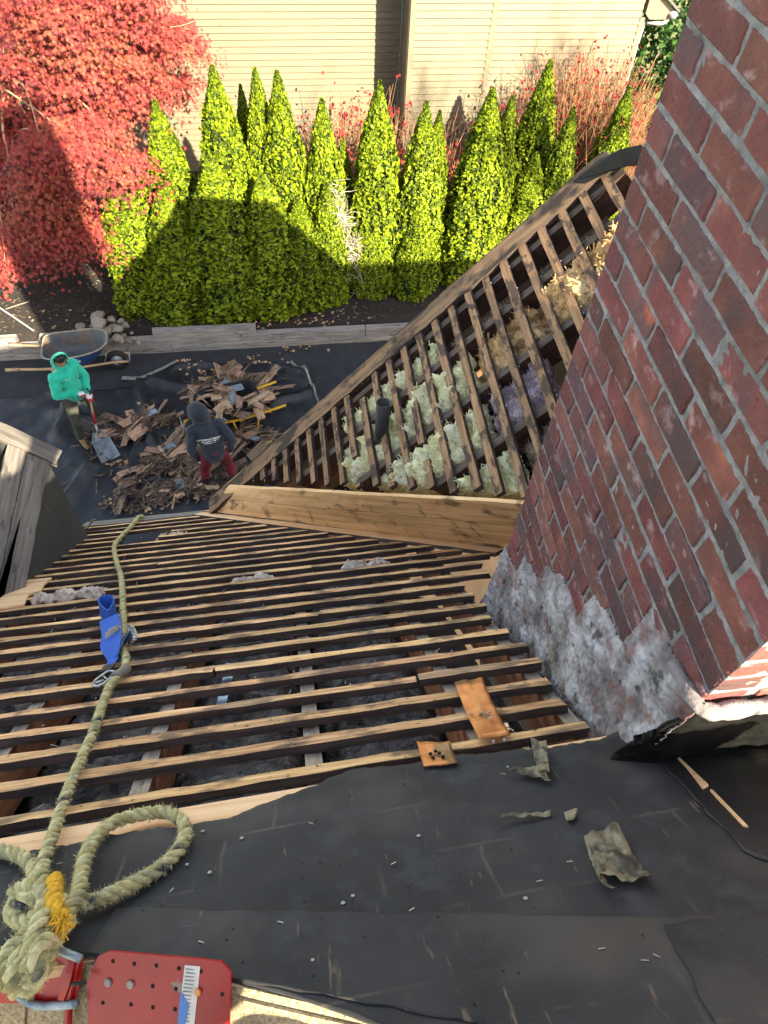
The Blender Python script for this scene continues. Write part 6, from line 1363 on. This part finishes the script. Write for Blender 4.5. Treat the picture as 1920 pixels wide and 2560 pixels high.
# burning bushes: bare reddish twigs with last red leaves
MT['twig'] = pmat('red_brown_twig', [(0.3, srgb(124, 92, 66)), (0.7, srgb(166, 130, 94))], 3, rough=.9, bump=0)
MT['bushleaf'] = greens('burning_bush_leaf', srgb(150, 34, 48), srgb(164, 62, 60), srgb(116, 20, 34), .3)
oval = [(-.45, -.6, 0), (.45, -.6, .05), (.55, .2, 0), (0, 1, -.1), (-.55, .2, 0)]
def bush(px0, px1, pyt, y, n, lab, nleaf, hbase=None, ls=(.03, .055)):
    x0, x1 = at_y(px0, pyt, y).x, at_y(px1, pyt, y).x; zt = at_y((px0 + px1) / 2, pyt, y).z; e = empty('burning_bush', ((x0 + x1) / 2, y, BED - .03)); tag(e, lab, 'shrub', 'burning bushes by the neighbouring house'); m_ = MB(); tips = []
    hh = zt - BED; wd = (x1 - x0) / 2
    for _ in range(n):
        a = R.gauss(0, .42); b_ = Vector((a * wd * .75, R.gauss(0, .28), 0)); l = hh * R.uniform(.55, 1.05) * (1 - .25 * a * a); p = b_; d = Vector((a * .30 + R.gauss(0, .10), R.gauss(0, .14), 1)).normalized(); pts = [p]
        for k_ in range(5): d = (d + Vector((R.gauss(0, .10), R.gauss(0, .10), .03))).normalized(); pts.append(pts[-1] + d * l / 5)
        m_.tube(pts, [.010, .009, .0075, .006, .005, .0035], 4, cap=False, smooth=False); tips += pts[2:]
        for _q in range(3):
            k_ = R.randrange(1, 5); d2 = Vector((R.gauss(0, .5), R.gauss(0, .5), .8)).normalized(); q = pts[k_] + d2 * l * R.uniform(.12, .3); m_.tube([pts[k_], q], [.006, .003], 3, cap=False, smooth=False); tips.append(q)
    m_.build('twigs', MT['twig'], e, recalc=False)
    idx = [R.randrange(len(tips)) for _ in range(nleaf)]; P = np.array([tips[i] for i in idx]) + NR.normal(size=(nleaf, 3)) * .035
    # leaves cluster
    leafcloud('leaves', P, NR.normal(size=(nleaf, 3)) + np.array([0, -.6, .4]), NR.uniform(ls[0], ls[1], nleaf), oval, MT['bushleaf'], NR.integers(0, 3, nleaf), e)
bush(1150, 1445, 105, 14.5, 620, 'large twiggy burning bush with sparse red leaves at the right house corner', 2300, ls=(.028, .05))
bush(1085, 1180, 190, 14.4, 170, 'smaller burning bush with bright red leaves left of the tallest evergreen', 800, ls=(.03, .055))
bush(1290, 1430, 200, 13.9, 240, 'front burning bush of bare tan twigs beside the chimney', 420)
bush(645, 790, 205, 14.6, 170, 'burning bush with red leaves behind the short evergreen', 520, ls=(.035, .06))
bush(770, 900, 205, 14.6, 150, 'burning bush with red leaves at the shaded house corner', 520, ls=(.035, .06))
bush(930, 1010, 255, 14.4, 90, 'small burning bush with dark red leaves below the siding shadow', 260)
# dark green tree behind the right end of the house
def roundtree(c, r3, n, lab, mats):
    e = empty('broadleaf_tree', (c[0], c[1], 0)); tag(e, lab, 'tree'); ph = NR.random(n) * 6.283; ct = NR.uniform(-1, 1, n); st = np.sqrt(1 - ct ** 2); D = np.stack([np.cos(ph) * st, np.sin(ph) * st, ct], 1); rr = np.array([1 + .3 * noise.noise(Vector(d) * 2.2) + .2 * noise.noise(Vector(d) * 6) for d in D]) * NR.uniform(.75, 1, n)
    leafcloud('crown', D * rr[:, None] * np.array(r3) + np.array([0, 0, c[2]]), D + NR.normal(size=(n, 3)) * .6, NR.uniform(.05, .10, n), oval, mats, NR.integers(0, 3, n), e)
    m_ = MB(); m_.tube([(0, 0, -.1), (.1, 0, c[2])], [.2, .1], 10); m_.build('trunk', MT['bark'], e)
MT['dkgreen'] = greens('evergreen_oak_leaf', srgb(46, 78, 36), srgb(66, 100, 44), srgb(34, 60, 32), .3)
roundtree((9.6, 17.5, 2.6), (1.6, 1.8, 3.0), 9000, 'dark green leafy tree behind the end of the neighbouring house', MT['dkgreen'])

# ------------------------------------------------------------------ neighbouring house
nh = empty('neighbour_house', (0, 16.5, 0)); tag(nh, 'cream clapboard neighbouring house behind the hedge', 'house')
off = Vector((0, -16.5, 0))
MT['siding'] = pmat('cream_siding', [(0.3, srgb(100, 94, 77)), (0.7, srgb(108, 101, 83))], 1.5, rough=.6, bump=.15, bscale=40, bdist=.002)
MT['trim'] = flat('cream_trim', srgb(114, 108, 91), .5, var=.05)
MT['gutter'] = flat('white_gutter', srgb(140, 142, 142), .35, var=.05)
MT['roof2'] = pmat('grey_roof_shingle', [(0.3, srgb(70, 70, 72)), (0.7, srgb(104, 102, 100))], 20, rough=.95, bump=.5)
CSE = .1254
def lap_wall(x0, x1, y, z0, z1, back=.25):
    m_ = MB(); m_.box(((x0 + x1) / 2, y + back / 2 + .012, (z0 + z1) / 2), ((x1 - x0) / 2, 0, 0), (0, back / 2, 0), (0, 0, (z1 - z0) / 2)); wo = m_.build('wall', MT['siding'], nh); wo.data.transform(Matrix.Translation(off))
    k_ = 0; z = z0
    while z < z1 - .02:
        segs = [x0, x1]
        if x1 - x0 > 2:
            q = x0 + R.uniform(.6, 2.2)
            segs = [x0]
            while q < x1 - .4: segs.append(q); q += R.uniform(1.9, 3.4)
            segs.append(x1)
        for a, b_ in zip(segs[:-1], segs[1:]):
            m_ = MB(); t = .036; A, B_ = a + (.0012 if a > x0 else 0), b_ - (.0012 if b_ < x1 else 0)
            m_.add([(A, y - t, z), (B_, y - t, z), (B_, y - .002, z + CSE + .008), (A, y - .002, z + CSE + .008), (A, y + .01, z), (B_, y + .01, z)], [(0, 1, 2, 3), (0, 4, 5, 1)]); o = m_.build('siding_board', MT['siding'], wo); o.data.transform(Matrix.Translation(off))
        z += CSE; k_ += 1
    return wo
YF, YB = 15.45, 16.5
xa, xb, xc = .1725 * YF, .2797 * YF, .479 * YF
lap_wall(-9.0, xa - .0, YB, .25, 4.6)
lap_wall(xa + .10, xb - .05, YF, .25, 4.6)
lap_wall(xb + .055, xc - .09, YF, .25, 4.6)
# return wall facing left
m_ = MB(); m_.box((xa + .13, (YF + YB) / 2, 2.42), (.1, 0, 0), (0, (YB - YF) / 2 - .02, 0), (0, 0, 2.18)); wo = m_.build('wall', MT['siding'], nh); wo.data.transform(Matrix.Translation(off)); z = .25
while z < 4.58:
    m_ = MB(); m_.add([(xa + .016, YF + .02, z), (xa + .016, YB, z), (xa + .03, YB, z + CSE + .008), (xa + .03, YF + .02, z + CSE + .008), (xa + .04, YF + .02, z), (xa + .04, YB, z)], [(0, 1, 2, 3), (0, 4, 5, 1)]); o = m_.build('siding_board', MT['siding'], wo); o.data.transform(Matrix.Translation(off)); z += CSE
def nbox(name, c, h, mat): m_ = MB(); m_.box(Vector(c) + off, (h[0], 0, 0), (0, h[1], 0), (0, 0, h[2])); return m_.build(name, MT[mat], nh)
nbox('corner_board', (xa + .055, YF - .012, 2.42), (.05, .022, 2.17), 'trim'); nbox('corner_board', (xa - .0, YF + .045, 2.42), (.012, .05, 2.17), 'trim')
nbox('corner_board', (xb, YF - .012, 2.42), (.05, .022, 2.17), 'trim'); nbox('corner_board', (xc - .045, YF - .012, 2.0), (.045, .022, 1.75), 'trim')
# boxed eave with gutter at the right end
ez = at_y(1400, 40, YF).z
m_ = MB(); m_.slab([Vector((xc - .02, YF - .05, ez + .10)), Vector((xc + .10, YF - .05, ez)), Vector((xc + .52, YF - .05, ez)), Vector((xc + .56, YF - .05, ez + .16)), Vector((xc - .02, YF - .05, ez + .58))], (0, .3, 0)); o = m_.build('eave_box', MT['trim'], nh); o.data.transform(Matrix.Translation(off))
m_ = MB(); m_.tube([(xc + .54, YF - .14, ez + .10), (xc + .54, YF + 6, ez + .10)], .07, 10); o = m_.build('gutter', MT['gutter'], nh); o.data.transform(Matrix.Translation(off))
m_ = MB(); m_.tube(spline([(xc + .50, YF - .04, ez + .02), (xc + .40, YF - .02, ez - .08), (xc + .14, YF + .10, ez - .12), (xc + .08, YF + .14, ez - .3), (xc + .08, YF + .14, .3)], .1), .04, 8); o = m_.build('downspout', MT['gutter'], nh); o.data.transform(Matrix.Translation(off))
m_ = MB(); m_.slab([Vector((xc + .62, YF - .16, ez + .20)), Vector((xc - 2.6, YF - .16, ez + 2.45)), Vector((xc - 2.6, YF + 8, ez + 2.45)), Vector((xc + .62, YF + 8, ez + .20))], (0, 0, -.05)); m_.slab([Vector((xc - 2.6, YF - .16, ez + 2.45)), Vector((xa - .6, YF - .16, ez + .9)), Vector((xa - .6, YF + 8, ez + .9)), Vector((xc - 2.6, YF + 8, ez + 2.45))], (0, 0, -.05)); m_.slab([Vector((-9.4, YB - .4, 4.65)), Vector((xa, YB - .4, 4.65)), Vector((xa, YB + 4, 6.9)), Vector((-9.4, YB + 4, 6.9))], (0, 0, -.05)); o = m_.build('roof', MT['roof2'], nh); o.data.transform(Matrix.Translation(off))
m_ = MB(); m_.box(((xa + xc) / 2 - .05, YF + 4, 2.2), ((xc - xa) / 2 - .12, 0, 0), (0, 3.6, 0), (0, 0, 1.9)); m_.slab([Vector((xa + .12, YF + .02, 4.55)), Vector((xc - .1, YF + .02, ez + .5)), Vector((xc - 2.6, YF + .02, ez + 2.38)), Vector((xa + .12, YF + .02, ez + 1.2))], (0, .1, 0)); o = m_.build('wall', MT['siding'], nh); o.data.transform(Matrix.Translation(off))
# leafless tree on the sunny side; its branches dapple the right part of the siding
bt = empty('bare_tree', (15.0, -6.4, 0)); tag(bt, 'tall leafless tree standing on the sunny side of the house', 'tree'); m_ = MB(); m_.tube([(0, 0, -.2), (.1, .1, 8), (0, 0, 15)], [.32, .2, .13], 10); m_.build('trunk', MT['bark'], bt); m_ = MB()
def grow(p, d, l, r, n):
    pts = [p]
    for k_ in range(4): d = (d + Vector((R.gauss(0, .16), R.gauss(0, .16), R.gauss(.04, .12)))).normalized(); pts.append(pts[-1] + d * l / 4)
    m_.tube(pts, [r * (1 - .14 * k_) for k_ in range(5)], 5, cap=False)
    if n > 0:
        for q in range(3): grow(pts[R.randrange(2, 5)], (d + Vector((R.gauss(0, .7), R.gauss(0, .7), R.gauss(.1, .5)))).normalized(), l * R.uniform(.55, .8), r * .55, n - 1)
for q in range(9):
    a = q * 2.4; grow(Vector((0, 0, 12.5 + q * .45)), Vector((math.cos(a), math.sin(a), .7)).normalized(), 2.6, .09, 3)
m_.build('branches', MT['bark'], bt, recalc=False)
bpy.context.view_layer.update()
